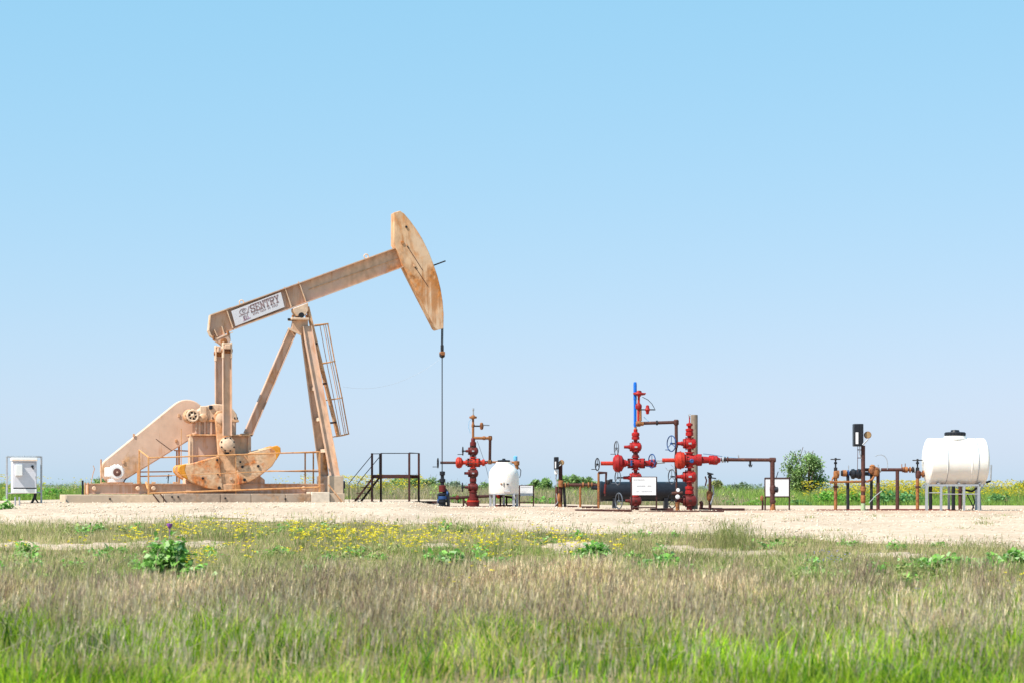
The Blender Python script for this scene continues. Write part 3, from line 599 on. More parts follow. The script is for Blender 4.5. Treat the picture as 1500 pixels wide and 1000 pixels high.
def valve(T, px, py, r, h, m, bl, whx=None, wr=11, wm=None, right=None, dy=0, fm=None, wyaw=.35):
    """gate valve: round body lying across the stack, necks with flanges above and below, bonnet to px=bl"""
    k = T.k; c = T.p(px, py, dy)
    b = MB(); rr = right or px+r*1.25; L = T.p(bl, py, dy).x-c.x; Rt = T.p(rr, py, dy).x-c.x; R = r*k
    b.lathe(c, (1, 0, 0), [(R*.30, L), (R*.34, L*.62), (R*.42, L*.60), (R*.42, -R*1.15), (R*.86, -R*1.12), (R*.90, -R*.98), (R*.90, -R*.82), (R*.72, -R*.78), (R*.72, -R*.72), (R*.95, -R*.70), (R*1.0, -R*.35), (R*1.0, Rt*.45), (R*.82, Rt*.8), (R*.30, Rt)], 22)
    o = T.add('valve', b, m, None)
    f = MB(); zt = (T.p(px, py-h, dy).z-c.z); zb = T.p(px, py+h, dy).z-c.z
    f.lathe(c, (0, 0, 1), [(R*.8, zb), (R*.8, zb+.05), (R*.52, zb+.055), (R*.52, 0), (R*.52, zt-.055), (R*.8, zt-.05), (R*.8, zt)], 20)
    T.add('flanged_neck', f, fm or m, o)
    s = MB()
    for zz in (zt-.03, zb+.03):
        for i in range(8):
            q = i*math.pi/4+.4; o2 = c+Vector((R*.68*math.cos(q), R*.68*math.sin(q), zz)); s.cyl(o2-Vector((0, 0, .07)), o2+Vector((0, 0, .07)), .016, n=6)
    for i in range(8):
        q = i*math.pi/4+.2; s.cyl(c+Vector((-R*1.2, R*.74*math.cos(q), R*.74*math.sin(q))), c+Vector((-R*.62, R*.74*math.cos(q), R*.74*math.sin(q))), .018, n=6)
    s.v and T.add('bonnet_bolts', s, DKBR if m is not RED else REDD, o)
    T.add('grease_fitting', MB().cyl(c+Vector((R*.3, -R*.3, R*.8)), c+Vector((R*.3, -R*.34, R*1.16)), .014, n=6), SHAFT, o); T.add('nameplate', MB().box((c.x-R*.25, -R*1.03+dy, c.z-R*.16), (c.x+R*.3, -R*.9+dy, c.z+R*.16)), STEEL if int(px+py) % 2 else DKBR, o)
    if whx is not None:
        T.rod('stem', SHAFT, [(bl+2, py, dy), (whx, py, dy)], .022, parent=o); wheel(T, whx, py, wr, wm or SHAFT, dy, o, yaw=wyaw)
    return o
def actuator(T, px, py, rpx, m, stemx, m2, dy=0):
    c = T.p(px, py, dy); R = rpx*T.k
    o = T.add('actuator', MB().lathe(c, (1, 0, 0), [(R*.32, -R*.62), (R*.62, -R*.58), (R*.96, -R*.36), (R*1.0, -R*.05), (R*1.05, -R*.04), (R*1.05, R*.08), (R*.98, R*.09), (R*.90, R*.42), (R*.60, R*.58), (R*.34, R*.75), (R*.34, R*1.3)], 30), m)
    T.rod('actuator_stem', m2, [(px-rpx*.5, py, dy), (stemx, py, dy)], R*.24, parent=o); return o
def xbody(T, px, py, r, x0, x1, m, dy=0):
    k = T.k; c = T.p(px, py, dy); R = r*k; a = T.p(x0, py, dy).x-c.x; b = T.p(x1, py, dy).x-c.x
    bb = MB(); bb.lathe(c, (1, 0, 0), [(R*.72, a), (R*.72, a*.8), (R*.55, a*.78), (R*.62, a*.5), (R*.95, a*.48), (R*.95, a*.36), (R*.8, a*.3), (R*.9, 0), (R*.8, b*.22), (R*.98, b*.24), (R*.98, b*.38), (R*.6, b*.4), (R*.52, b*.62), (R*.75, b*.64), (R*.75, b*.8), (R*.35, b*.84), (R*.3, b)], 22)
    o = T.add('cross_body', bb, m)
    f = MB(); f.lathe(c, (0, 0, 1), [(R*.78, -R*1.3), (R*.78, -R*1.1), (R*.55, -R*1.08), (R*.7, 0), (R*.55, R*1.08), (R*.78, R*1.1), (R*.78, R*1.3)], 20); T.add('flanged_neck', f, m, o)
    s = MB()
    for xx in (a*.42, b*.31):
        for i in range(8): q = i*math.pi/4+.2; d = Vector((0, math.cos(q), math.sin(q)))*R*.85; s.cyl(c+d+Vector((xx-.08, 0, 0)), c+d+Vector((xx+.08, 0, 0)), .02, n=6)
    T.add('flange_bolts', s, DKBR, o); return o
# ------------------------------------------------------------------ christmas tree by the small tank
T1 = Thing('christmas_tree', 'dark weathered red wellhead valve stack beside the small domed white tank', 'wellhead', 693, 63)
vstack(T1, 'casing_head', REDD, 693, [(9, 744), (9, 733), (8.2, 732.5), (8.2, 729), (6, 728.5), (5.5, 721), (6.5, 720.5), (6.5, 719)])
vstack(T1, 'casing_ring', REDO, 693, [(9.4, 734.5), (9.4, 732)])
valve(T1, 693, 713, 6.2, 6, REDD, 681, 677.5, 6.5, SHAFT, wyaw=.1)
vstack(T1, 'spool', REDD, 693, [(4, 707), (4, 705), (5, 704.5), (5, 700), (3.2, 699.5), (3.2, 698)])
valve(T1, 693, 692.5, 6.2, 6, REDD, 680, fm=DKBR)
xbody(T1, 693, 677, 6.6, 682, 714, REDO)
T1.rod('bull_plug', DKBR, [(706, 676.3), (717, 675.8)], .04)
ac = actuator(T1, 672.5, 677, 8.2, REDO, 645, PIPE); wheel(T1, 641.5, 677.5, 7, SHAFT, 0, ac, yaw=.15)
valve(T1, 693, 660, 6.2, 6.2, REDD, 682, 678, 6, SHAFT, wyaw=.1, fm=DKBR)
vstack(T1, 'tree_cap', REDD, 693, [(3.4, 653.8), (3.4, 652.5), (4.6, 652), (4.6, 647), (3, 646.5), (3, 642), (2.4, 641)])
ri = vstack(T1, 'riser', ORNG, 693, [(1.8, 641.5), (1.8, 625), (2.4, 624.5), (2.4, 621), (1.6, 620.5), (1.6, 613), (5.5, 612), (5.5, 609.5), (3, 609), (2, 607.5)])
vstack(T1, 'gauge_stub', STEEL, 693.2, [(1.1, 608), (1.1, 601), (1.5, 600.6), (1.5, 597.5)], ri)
T1.rod('side_branch', SHAFT, [(694, 623.5), (703, 623.5)], .025); v = T1.p(705.5, 623.5)
T1.add('needle_valve', MB().lathe(v, (0, 0, 1), [(.02, -.11), (.045, -.09), (.065, 0), (.045, .09), (.02, .11)], 12), ORNG); T1.rod('lever', STEEL, [(706, 622), (717, 622.5)], .018)
T1.rod('flow_pipe', ORNG, [(694, 641), (718, 641.2)], .045); T1.rod('flow_pipe', PIPE, [(718, 641), (717.5, 676)], .045); T1.rod('flow_pipe', ORNG, [(717, 676.3), (755, 676.8)], .036)
T1.rod('union', ORNG, [(707, 641), (711, 641)], .062)
for x_, y_ in ((718, 641), (717.6, 676)): v = T1.p(x_, y_); T1.add('elbow', MB().lathe(v-Vector((0, 0, .07)), (0, 0, 1), [(.05, 0), (.065, .03), (.065, .11), (.05, .14)], 12), ORNG)
vstack(T1, 'bore', REDD, 693, [(2.9, 744), (2.9, 642)])
tv = vstack(T1, 'throttle_valve', ORNG, 757, [(1.6, 687), (2.6, 686), (2.6, 681), (4, 680.5), (4, 675), (2.4, 674.5)]); vstack(T1, 'blue_actuator', LBLUE, 755, [(2.6, 674.3), (3, 673.8), (3, 668), (1.5, 667)], tv)
T1.rod('hose', SHAFT, [(759.5, 684), (763, 688), (762.5, 695), (761, 699)], .012)
T1.rod('hose', SHAFT, [(699, 645), (705, 662), (711, 680), (716, 700)], .006)
pts = [(692, 612), (687, 617), (686.5, 626), (689, 634)]; T1.rod('hose', LBLUE, pts, .006)
# ------------------------------------------------------------------ small domed tank
D = Thing('chemical_tank', 'small domed white plastic chemical tank on short steel legs', 'tank', 738, 62.5)
vstack(D, 'tank_shell', POLY, 738, [(21.4, 722.5), (22, 721.5), (22, 697), (21.5, 693), (20.6, 689.6), (19, 686.6), (16.6, 684), (13.6, 681.2), (11.9, 679), (11.6, 676.8), (11.1, 676.4)], n=40)
vstack(D, 'lid', BLACK, 738, [(8.8, 676.6), (9.2, 676), (9.2, 673.6), (8.6, 673.2), (4, 673), (2.4, 672.5), (2.2, 671), (.5, 670.8)], n=24)
vstack(D, 'support_ring', STEEL, 738, [(21, 724), (21.6, 723.7), (21.6, 722.4), (21, 722.2)], n=32)
for x_, d in ((718.5, .05), (723.5, -.34), (752.5, -.32), (757.5, .05), (738, .44)):
    t = D.p(x_, 723, d); g_ = D.g(x_, d); D.add('leg', MB().bar((t.x, d, g_.z-.03), t, .075, .075), STEEL)
for x0, x1, y_, m_ in ((733, 735.5, 708, ORNG), (742, 745, 708.5, SHAFT), (737.6, 738.6, 711, SHAFT), (738, 747, 719, INKG)):
    D.box('tank_marking', m_, x0, y_-(5 if m_ is SHAFT and x0 < 738 else .8), x1, y_+1, -.475, -.43)
# ------------------------------------------------------------------ notice boards
def board(label, x0, x1, y0, y1, ybar, Y, lines, px0=None, px1=None, post=DKBR, m=SIGNW, rr=.022):
    T = Thing('notice_board', label, 'sign', (x0+x1)/2, Y)
    a = T.p(x0, y0, 0); b = T.p(x1, y1, 0)
    p = T.add('panel', MB().box((a.x, -.012, a.z), (b.x, .012, b.z)), m, None, .004)
    for x_ in (px0 or x0, px1 or x1): t = T.p(x_, y0-1, .03); g_ = T.g(x_, .03); T.add('post', MB().bar((t.x, .035, g_.z-.05), (t.x, .035, t.z), .04, .04), post)
    if ybar: T.rod('cross_bar', post, [(px0 or x0, ybar, .035), (px1 or x1, ybar, .035)], .016)
    T.rod('top_bar', post, [(px0 or x0, y0-.4, .035), (px1 or x1, y0-.4, .035)], .016)
    mb = MB()
    for (ly, xa, xb, h) in lines:
        x = xa; i = 0
        while x < xb:
            w = (.9, 1.3, .7, 1.1)[i % 4]; q0 = T.p(x, ly-h/2, -.014); q1 = T.p(min(x+w, xb), ly+h/2, -.014); mb.box((q0.x, -.016, q0.z), (q1.x, -.011, q1.z)); x += w+.45; i += 1
    if lines: tag(T.add('faded_print', mb, INKG, p), kind='stuff')
    return T
board('white notice board on rusty posts beside the domed white tank', 762, 780.5, 711, 725.5, 735, 63.5, [(712.6, 763, 778, 1.0), (719.5, 764, 771, .6), (724, 770, 778, .7)], 761, 781.3)
board('white notice board with faded print in front of the black vessel', 926, 961, 698.5, 724.5, 742.5, 56.8, [(702, 928, 944, 1.4), (711, 933, 945, 1.5), (711, 948.5, 954, 1.5), (719, 932, 936, 1.2), (719, 940, 955, 1.2)], 925, 961.6)
Pb = board('blank white board in a dark frame behind the brown riser pipe', 1121.5, 1155.5, 700, 726.5, None, 59.3, [], 1120.8, 1156.2)
for y_ in (699.6, 727): Pb.rod('frame_bar', DKBR, [(1120.5, y_, -.01), (1156.5, y_, -.01)], .02)
Pb.rod('frame_stay', SHAFT, [(1137, 699, .03), (1140, 690, .03)], .012)
# ------------------------------------------------------------------ meter post left of the vessel
def recorder(T, x0, y0, x1, y1, gx, gy, gr, dy=-.1, win=True):
    o = T.box('chart_recorder', BLACK, x0, y0, x1, y1, dy-.14, dy+.14, .02)
    a = T.p((x0+x1)/2, (y0+y1)/2, dy-.15)
    if win: T.box('recorder_window', SIGNW, x0+(x1-x0)*.18, y0+(y1-y0)*.38, x0+(x1-x0)*.46, y0+(y1-y0)*.9, dy-.15, dy-.135, .004, o)
    T.box('recorder_door_edge', SHAFT, x0+(x1-x0)*.52, y0+.8, x0+(x1-x0)*.56, y1-.8, dy-.147, dy-.13, 0, o)
    v = T.p(gx, gy, dy); R = gr*T.k
    g_ = T.add('gauge', MB().lathe((v.x, dy+.06, v.z), (0, -1, 0), [(R*.9, 0), (R, .02), (R, .09), (R*.88, .10)], 20), ORNG)
    T.add('gauge_face', MB().cyl((v.x, dy-.038, v.z), (v.x, dy-.045, v.z), R*.82, n=20), GLASS, g_); return o
M1 = Thing('meter_post', 'black chart recorder on a dark post left of the black vessel', 'meter', 821, 63)
M1.post('post', DKBR, 821, 679, .065); M1.post('post', PIPE, 815.5, 712, .05); M1.rod('brace_leg', SHAFT, [(826, 712, 0), M1.g(828)], .045)
recorder(M1, 811.5, 668.5, 818.5, 687, 822.5, 677, 4)
M1.rod('bracket_arm', STEEL, [(815, 684, -.2), (822, 680, -.2)], .02); M1.box('junction_box', WHITE, 812.5, 688, 817.5, 694, -.12, .02, .01); M1.rod('tubing', STEEL, [(815, 694), (814, 700), (816, 706), (815, 712)], .02)
M1.rod('tubing', STEEL, [(815, 722, -.1), (817, 735, -.1), (812, 741, -.1)], .012)
vstack(M1, 'manifold', ORNG, 821.5, [(2.5, 713), (4, 712), (4, 704), (2.5, 703)], dy=-.05); vstack(M1, 'lower_valve', ORNG, 819, [(1.5, 734), (2.6, 732), (2.6, 725), (1.5, 722)], dy=-.12)
vstack(M1, 'post_shoe', ORNG, 820.5, [(3, 744.5), (2.4, 736), (2, 734)], dy=-.06)
M2 = Thing('meter_run_pipe', 'short rusty horizontal pipe on thin posts between recorder and black vessel', 'pipe', 850, 63)
M2.rod('pipe', PIPE, [(822, 709.5), (878, 709.5)], .052)
for x_, w in ((828, 2), (832, 1.2), (854, 2.4), (862, 2), (867, 1.3)): M2.rod('flange', ORNG, [(x_-w/2, 709.5), (x_+w/2, 709.5)], .085, n=14)
M2.post('support_post', ORNG, 850, 709, .035); M2.post('support_post', DKBR, 876, 709, .03); M2.rod('black_fitting', BLACK, [(866, 713), (878, 714)], .07); M2.rod('base_pipe', DKBR, [(828, 741), (846, 741.5)], .03)
M2.rod('blue_fitting', BLUEV, [(877, 712), (886, 713)], .05)
# ------------------------------------------------------------------ black vessel
V = Thing('separator_vessel', 'long black horizontal cylindrical vessel lying behind the red valve stacks', 'vessel', 943, 61.5)
a = V.p(884, 719, 0); b = V.p(1003, 719, 0); R = 14.3*V.k
V.add('shell', MB().lathe((a.x, 0, a.z), (1, 0, 0), [(R, 0), (R, b.x-a.x), (R*.9, b.x-a.x+.12), (R*.55, b.x-a.x+.2), (.02, b.x-a.x+.24)], 40), VESSEL)
V.add('end_flange', MB().lathe((a.x-.07, 0, a.z), (1, 0, 0), [(R*1.02, -.04), (R*1.06, -.03), (R*1.06, .03), (R*1.0, .07)], 36), VESSEL)
V.add('end_cap', MB().lathe((a.x-.11, 0, a.z), (-1, 0, 0), [(R*.9, 0), (R*.5, .06), (.02, .08)], 30), BLACK)
for x_ in (900, 975):
    v = V.p(x_, 726, 0); g_ = V.g(x_); V.add('saddle', MB().box((v.x-.06, -.24, g_.z-.03), (v.x+.06, .24, v.z-.05)), BLACK)
V.rod('top_nozzle', BLACK, [(895, 707), (895, 701)], .05)
G1 = Thing('pipe_hoop', 'thin rusty square pipe hoop at the left end of the black vessel', 'pipe', 882, 60.3)
G1.post('upright', ORNG, 876.8, 692, .035, 0); G1.rod('hoop', DKBR, [(876.8, 694), (876.8, 691.8), (888, 691.8), (887.5, 705), (886.5, 726)], .028); G1.rod('coupling', REDD, [(887, 708), (886, 722)], .036)
vstack(G1, 'small_valve', SHAFT, 891, [(1.5, 709), (2.4, 707.5), (2.4, 703.5), (1.5, 702)]); G1.rod('branch', SHAFT, [(887.3, 705.5), (891, 705.5)], .025); G1.rod('foot_pipe', DKBR, [(852, 742), (877, 742)], .03)
# ------------------------------------------------------------------ blue-pipe tree
T2 = Thing('christmas_tree', 'bright red wellhead valve stack topped by an upright blue pipe', 'wellhead', 931, 58)
vstack(T2, 'base_flange', REDD, 931, [(8, 749.5), (8, 747), (5, 746.5), (5, 744), (8, 743.5)]); vstack(T2, 'base_neck', PIPE, 931, [(3.4, 744), (3.4, 739)])
valve(T2, 931, 733, 7.2, 6.5, REDD, 916, 906.5, 11.5, WHEEL, wyaw=.42)
vstack(T2, 'spool', RED, 931, [(6, 727), (6, 725), (4.4, 724.5), (4.4, 708), (6, 707.5), (6, 705.5)])
valve(T2, 931, 699, 7.4, 6.5, RED, 913, 905, 10.5, WHEEL, wyaw=.35)
xbody(T2, 931, 678, 7.6, 913, 962, RED)
T2.box('blue_tag', BLUEV, 923.5, 673.5, 926.5, 682, -.17, -.145, .01); wheel(T2, 955, 674.5, 10, BLUEV, -.18, yaw=.45)
vstack(T2, 'side_valve', RED, 958, [(2, 684), (3.4, 682.5), (3.4, 674), (2, 672)], dy=-.05)
ac = actuator(T2, 905.5, 678, 12.8, RED, 880, REDO); wheel(T2, 875, 679.5, 9, SHAFT, 0, ac, yaw=.3); wheel(T2, 903, 656, 10.5, WHEEL, .1, ac, yaw=.25)
T2.rod('wheel_stem', STEEL, [(903, 656, .1), (906, 668, .1)], .016)
vstack(T2, 'spool', REDD, 931, [(5, 668.5), (5, 666), (3.6, 665.5), (3.6, 661)])
valve(T2, 931, 654, 7.2, 6.4, RED, 914, right=940)
vstack(T2, 'tree_cap', RED, 931, [(3, 647.8), (3, 643.5), (5.8, 643), (5.8, 639.5), (5, 639), (5, 638), (5.8, 637.5), (5.8, 634), (4, 632.5)])
vstack(T2, 'adapter', ORNG, 931, [(2.6, 632.8), (2.6, 628), (1.8, 627), (1.8, 624.5)])
vstack(T2, 'blue_pipe', BLUE, 930.3, [(1.9, 625), (2.4, 621), (2.1, 618), (2.2, 585), (2.5, 584.6), (2.5, 563), (2.2, 559.8), (1.4, 559)])
T2.rod('standpipe', REDO, [(935, 619), (935, 597), (935.5, 590), (935.8, 580)], .035, dy=-.06); T2.rod('standpipe', ORNG, [(938.5, 616, -.08), (938.3, 597, -.08)], .032)
vstack(T2, 'bore', RED, 931, [(2.9, 748), (2.9, 628)])
v = T2.p(935.5, 595, -.06); T2.add('ball_valve', MB().lathe(v-Vector((0, 0, .09)), (0, 0, 1), [(.04, 0), (.085, .04), (.095, .09), (.085, .14), (.04, .19)], 14), RED)
v = T2.p(936, 576, -.06); hd = T2.add('choke_bonnet', MB().lathe(v-Vector((0, 0, .08)), (0.06, 0, 1), [(.05, 0), (.06, .03), (.165, .05), (.175, .08), (.165, .10), (.07, .12), (.06, .16), (.02, .17)], 20), RED); T2.rod('choke_lever', RED, [(936, 576, -.06), (946, 575.8, -.06)], .022, parent=hd)
v = T2.p(948.5, 599.5, -.06); T2.add('needle_valve', MB().lathe(v, (0, 0, 1), [(.02, -.13), (.045, -.11), (.05, -.05), (.085, 0), (.05, .05), (.045, .11), (.02, .13)], 12), RED)
T2.rod('needle_branch', SHAFT, [(938, 599.5, -.06), (960, 599.5, -.06)], .018); T2.rod('hose', SHAFT, [(941, 581), (949, 585), (955, 591), (959, 598)], .009, dy=-.06); T2.rod('hose', LBLUE, [(943, 610), (947, 614), (951, 617)], .007)
v = T2.p(935, 620, -.05); T2.add('brass_elbow', MB().lathe(v-Vector((.07, 0, 0)), (1, 0, 0), [(.05, 0), (.085, .04), (.085, .11), (.06, .16), (.06, .22)], 14), ORNG)
T2.rod('flow_pipe', PIPE, [(937, 619.5), (990.5, 617.8)], .048); T2.rod('flow_pipe', PIPE, [(990.5, 618), (990.8, 655)], .048); T2.rod('union', SHAFT, [(961, 618.8), (963.5, 618.7)], .07)
v = T2.p(990.5, 618); T2.add('elbow', MB().lathe(v-Vector((0, 0, .08)), (0, 0, 1), [(.055, 0), (.075, .03), (.075, .13), (.05, .16)], 12), PIPE)
T2.rod('flow_pipe', PIPE, [(990.8, 655, .02), (989, 672, .25), (991, 700, .25), (991, 722, .25)], .03); T2.rod('tie_pipe', STEEL, [(960, 677.5), (974, 676.5)], .03)
# ------------------------------------------------------------------ blue-wheel tree
T3 = Thing('christmas_tree', 'bright red wellhead valve stack with blue handwheel beside the grey pole', 'wellhead', 1010, 58)
vstack(T3, 'base_flange', REDD, 1010, [(9, 750.5), (9, 748), (4.6, 747.5), (4.2, 740)])
valve(T3, 1010, 732.5, 8.6, 7.6, REDD, 989, 984.5, 11, BLACK, wyaw=.5, right=1021)
vstack(T3, 'spool', RED, 1010, [(4, 725), (4, 723), (6.4, 722.5), (6.4, 719), (5.6, 718.6), (5.6, 716), (6.4, 715.5), (6.4, 712), (4, 711.5), (4, 706)])
valve(T3, 1010, 697.5, 8.4, 8, RED, 990, 984, 10.5, WHEEL, wyaw=.42, right=1020.5)
xbody(T3, 1010, 673, 9, 998, 1055, RED)
tg = T3.p(1013.5, 674.5, -.2); T3.add('blue_badge', MB().lathe((tg.x, -.19, tg.z), (0, 1, 0), [(.02, -.004), (.04, -.012), (.062, 0), (.062, .04)], 16), BLUEV)
v = T3.p(1048, 673.5, 0); T3.add('outlet_flange', MB().lathe(v, (1, 0, 0), [(.06, -.16), (.11, -.14), (.13, -.05), (.13, .04), (.08, .09), (.06, .14)], 18), RED)
ac = actuator(T3, 996.5, 673.5, 12.8, REDO, 970, REDO); T3.rod('stem_tip', STEEL, [(962, 674), (971, 673.8)], .02, parent=ac)
valve(T3, 1010, 649, 8, 7.5, RED, 990, 983.5, 11.5, BLUEV, wyaw=.5, right=1020.5)
vstack(T3, 'tree_cap', RED, 1010, [(3.4, 641.8), (3.4, 638), (5.8, 637.5), (5.8, 633), (5, 632.6), (5, 631), (5.8, 630.6), (5.8, 627.5), (2.6, 627), (2.6, 624), (4.8, 623), (4.8, 620), (2, 619), (.9, 618), (.9, 609)])
T3.rod('gauge_arm', STEEL, [(1009.6, 612), (1008.6, 606.5), (1012, 606)], .014)
T3.rod('hose', BLUEV, [(1030, 664), (1044, 665.5), (1058, 668)], .008); T3.rod('hose', STEEL, [(975, 684, -.1), (978, 688, -.1), (988, 685, -.1), (983, 680, -.1)], .008)
v = T3.p(992, 717, -.15); T3.add('pressure_gauge', MB().lathe((v.x+.02, -.15, v.z), (0, -1, 0), [(.05, 0), (.055, .04), (.05, .045)], 16), SIGNW)
T3.rod('kill_line', PIPE, [(984, 722, -.15), (1000, 721, -.15)], .045); v = T3.p(992.5, 727, -.15); T3.add('pressure_gauge', MB().lathe((v.x, -.15, v.z), (0, -1, 0), [(.06, 0), (.065, .04), (.05, .05)], 16), SIGNW)
vstack(T3, 'cellar_drain', ORNG, 992.5, [(3, 750), (3, 737), (3.4, 736.6), (3.4, 735)], dy=-.3)
vstack(T3, 'bore', RED, 1010, [(2.9, 749), (2.9, 628)])
GP = Thing('grey_pole', 'thick weathered grey pole standing behind the blue-wheeled red valve stack', 'pole', 1017, 62)
GP.add('shaft', MB().lathe((0, 0, -.1), (0, 0, 1), [(.108, 0), (.105, GP.p(1017, 607.5).z+.09), (.095, GP.p(1017, 607).z+.1)], 20), POLE)
GP.rod('top_hook', STEEL, [(1011, 613), (1009.5, 609), (1012.5, 608)], .012)
# ------------------------------------------------------------------ rusty valve post at 1040
R4 = Thing('valve_post', 'rusty upright valve post right of the grey pole', 'valve', 1040, 59)
R4.post('standpipe', DKBR, 1040, 694, .045)
vstack(R4, 'valve_body', ORNG, 1039.5, [(2.4, 733), (4, 731), (4.8, 726), (4.4, 720), (2.4, 718)]); vstack(R4, 'top_fitting', SHAFT, 1040, [(1.4, 700), (3, 699), (3, 696), (1.5, 695), (4, 694.5), (4, 693)])
R4.rod('handle', SHAFT, [(1036, 691.5), (1045, 694)], .02); R4.rod('handle', SHAFT, [(1041, 699), (1049, 700)], .018); R4.rod('white_hose', STEEL, [(1044, 710, -.05), (1045.5, 722, -.05), (1043, 731, -.05), (1041, 738, -.05)], .022)
R4.rod('side_nipple', DKBR, [(1033, 697), (1035, 703), (1033, 711)], .02); R4.rod('side_valve', DKBR, [(1026, 733.5), (1028, 737), (1027, 743)], .05)
R4.rod('ground_pipe', DKBR, [(1024, 744), (1058, 744.5)], .03)
# ------------------------------------------------------------------ riser pipe and gantry
G2 = Thing('riser_pipe', 'brown pipe running right from the red valves and down to an orange foot', 'pipe', 1132, 58)
G2.rod('top_pipe', PIPE, [(1056, 672.5), (1135, 673)], .050, n=14); G2.post('riser', PIPE, 1131.5, 674, .066, n=14)
v = G2.p(1131.8, 673); G2.add('tee', MB().lathe(v-Vector((.09, 0, 0)), (1, 0, 0), [(.06, 0), (.07, .01), (.07, .16), (.055, .18)], 14), PIPE)
for x_, w, m_ in ((1058.5, 2.4, STEEL), (1062, 1.2, SHAFT), (1066, 1.4, PIPE)): G2.rod('flange', m_, [(x_-w/2, 672.5), (x_+w/2, 672.5)], .085, n=14)
G2.rod('pipe_stub', STEEL, [(1082, 671), (1081.5, 665.5)], .018); G2.rod('hanger', SHAFT, [(1099, 674), (1099, 682)], .03); G2.rod('hanger_hook', SHAFT, [(1096.5, 679.5), (1098, 683), (1100.5, 683), (1102, 679.5)], .012)
G2.rod('tubing', LBLUE, [(1060, 668), (1072, 669.5), (1090, 670.8)], .006)
vstack(G2, 'choke_body', PIPE, 1132, [(3.4, 723), (4.2, 721), (4.6, 716), (4.2, 712), (3.4, 710)]); v = G2.p(1138, 716.5, -.02); G2.add('choke_cap', MB().lathe(G2.p(1133, 716.5, -.02), (1, -.2, 0), [(.06, 0), (.06, .06), (.085, .07), (.085, .12), (.04, .14)], 14), BLACK)
vstack(G2, 'lower_flange', PIPE, 1132, [(3.2, 736), (4.6, 735.5), (4.6, 732), (3.2, 731.5)]); vstack(G2, 'foot', ORNG, 1132, [(4.6, 749.5), (4, 744), (3.5, 737)])
SP = Thing('stub_pipe', 'short rusty stub pipe left of the blank white board', 'pipe', 1116.5, 59); SP.post('stub', DKBR, 1117, 727, .03); vstack(SP, 'stub_valve', ORNG, 1116.2, [(1.5, 733), (2.6, 731), (2.6, 727), (1.2, 725)])
# ------------------------------------------------------------------ right-hand meter run
H = Thing('meter_run', 'rusty pipe manifold on posts with black chart recorder near the large white tank', 'meter', 1264, 58)
for x_, y_, r_, m_ in ((1224, 694, .048, ORNG), (1242, 690, .045, SHAFT), (1276.5, 692, .042, SHAFT), (1286.2, 690, .05, PIPE), (1314.5, 689, .052, PIPE), (1344, 700, .048, ORNG), (1363, 711, .052, BLACK)): H.post('support_post', m_, x_, y_, r_, 0, n=12)
H.post('main_post', PIPE, 1264.3, 652, .058, -.12, n=14); vstack(H, 'green_sleeve', GREENP, 1264.3, [(3.3, 749), (3.3, 736.5)], dy=-.12); vstack(H, 'orange_coupling', ORNG, 1264.3, [(2.6, 736), (3.6, 734), (3.6, 726), (2.4, 723), (2.4, 720), (4, 718), (4, 713), (2.4, 711)], dy=-.12)
recorder(H, 1251, 620, 1265, 653, 1271, 636.5, 5.3, -.16)
H.rod('bracket_arm', STEEL, [(1263.5, 651, -.3), (1272, 642, -.3)], .022)
H.rod('tubing', PIPE, [(1256.5, 653, -.2), (1256.5, 662, -.2), (1256, 690, -.2)], .008); H.rod('tubing', STEEL, [(1259.5, 653, -.2), (1259.5, 664, -.2), (1262, 671, -.15)], .014); H.rod('tubing', PIPE, [(1256, 670, -.2), (1263, 670, -.15)], .012); H.rod('tubing', PIPE, [(1256, 658, -.2), (1267, 658.5, -.12)], .014)
H.rod('main_pipe', PIPE, [(1266, 687.3, 0), (1338, 687.3, 0)], .048, n=14); H.rod('main_pipe', SHAFT, [(1232, 692.5, 0), (1280, 693.5, 0)], .055, n=14)
for x_, w, r_, m_ in ((1228, 2.4, .085, ORNG), (1233, 2, .08, SHAFT), (1237, 5.5, .095, ORNG), (1242.5, 2, .095, BLUEV), (1246, 1.5, .08, SHAFT), (1273, 2, .08, BLUEV), (1289, 2, .08, STEEL), (1323, 2, .075, ORNG), (1327, 4.5, .085, ORNG), (1333, 1.6, .085, ORNG), (1337, 1.4, .09, SHAFT), (1339.5, 1.2, .09, STEEL)):
    yy = 692.5 if x_ < 1280 else 687.3; H.rod('flange', m_, [(x_-w/2, yy), (x_+w/2, yy)], r_, n=14)
v = H.p(1254, 693.5, -.02); H.add('turbine_meter', MB().lathe(v-Vector((.16, 0, 0)), (1, 0, 0), [(.07, 0), (.14, .03), (.15, .1), (.12, .13), (.12, .19), (.15, .22), (.14, .29), (.07, .32)], 18), BLACK)
for i, (x_, y_) in enumerate(((1277, 687), (1282, 690.5))):
    v = H.p(x_, y_, -.08); H.add('valve_body', MB().lathe(v-Vector((0, 0, .13)), (.1, 0, 1), [(.05, 0), (.09, .04), (.10, .12), (.08, .20), (.09, .22), (.04, .27)], 14), ORNG)
H.rod('bypass_pipe', ORNG, [(1282, 693, -.1), (1278, 701, -.1), (1271, 704.5, -.1), (1218, 705.5, -.1), (1220, 700, -.05), (1226, 692, 0)], .03); v = H.p(1218, 705.5, -.1); H.add('bypass_elbow', MB().lathe(v-Vector((.05, 0, 0)), (1, 0, 0), [(.03, 0), (.045, .02), (.045, .08), (.03, .1)], 10), ORNG)
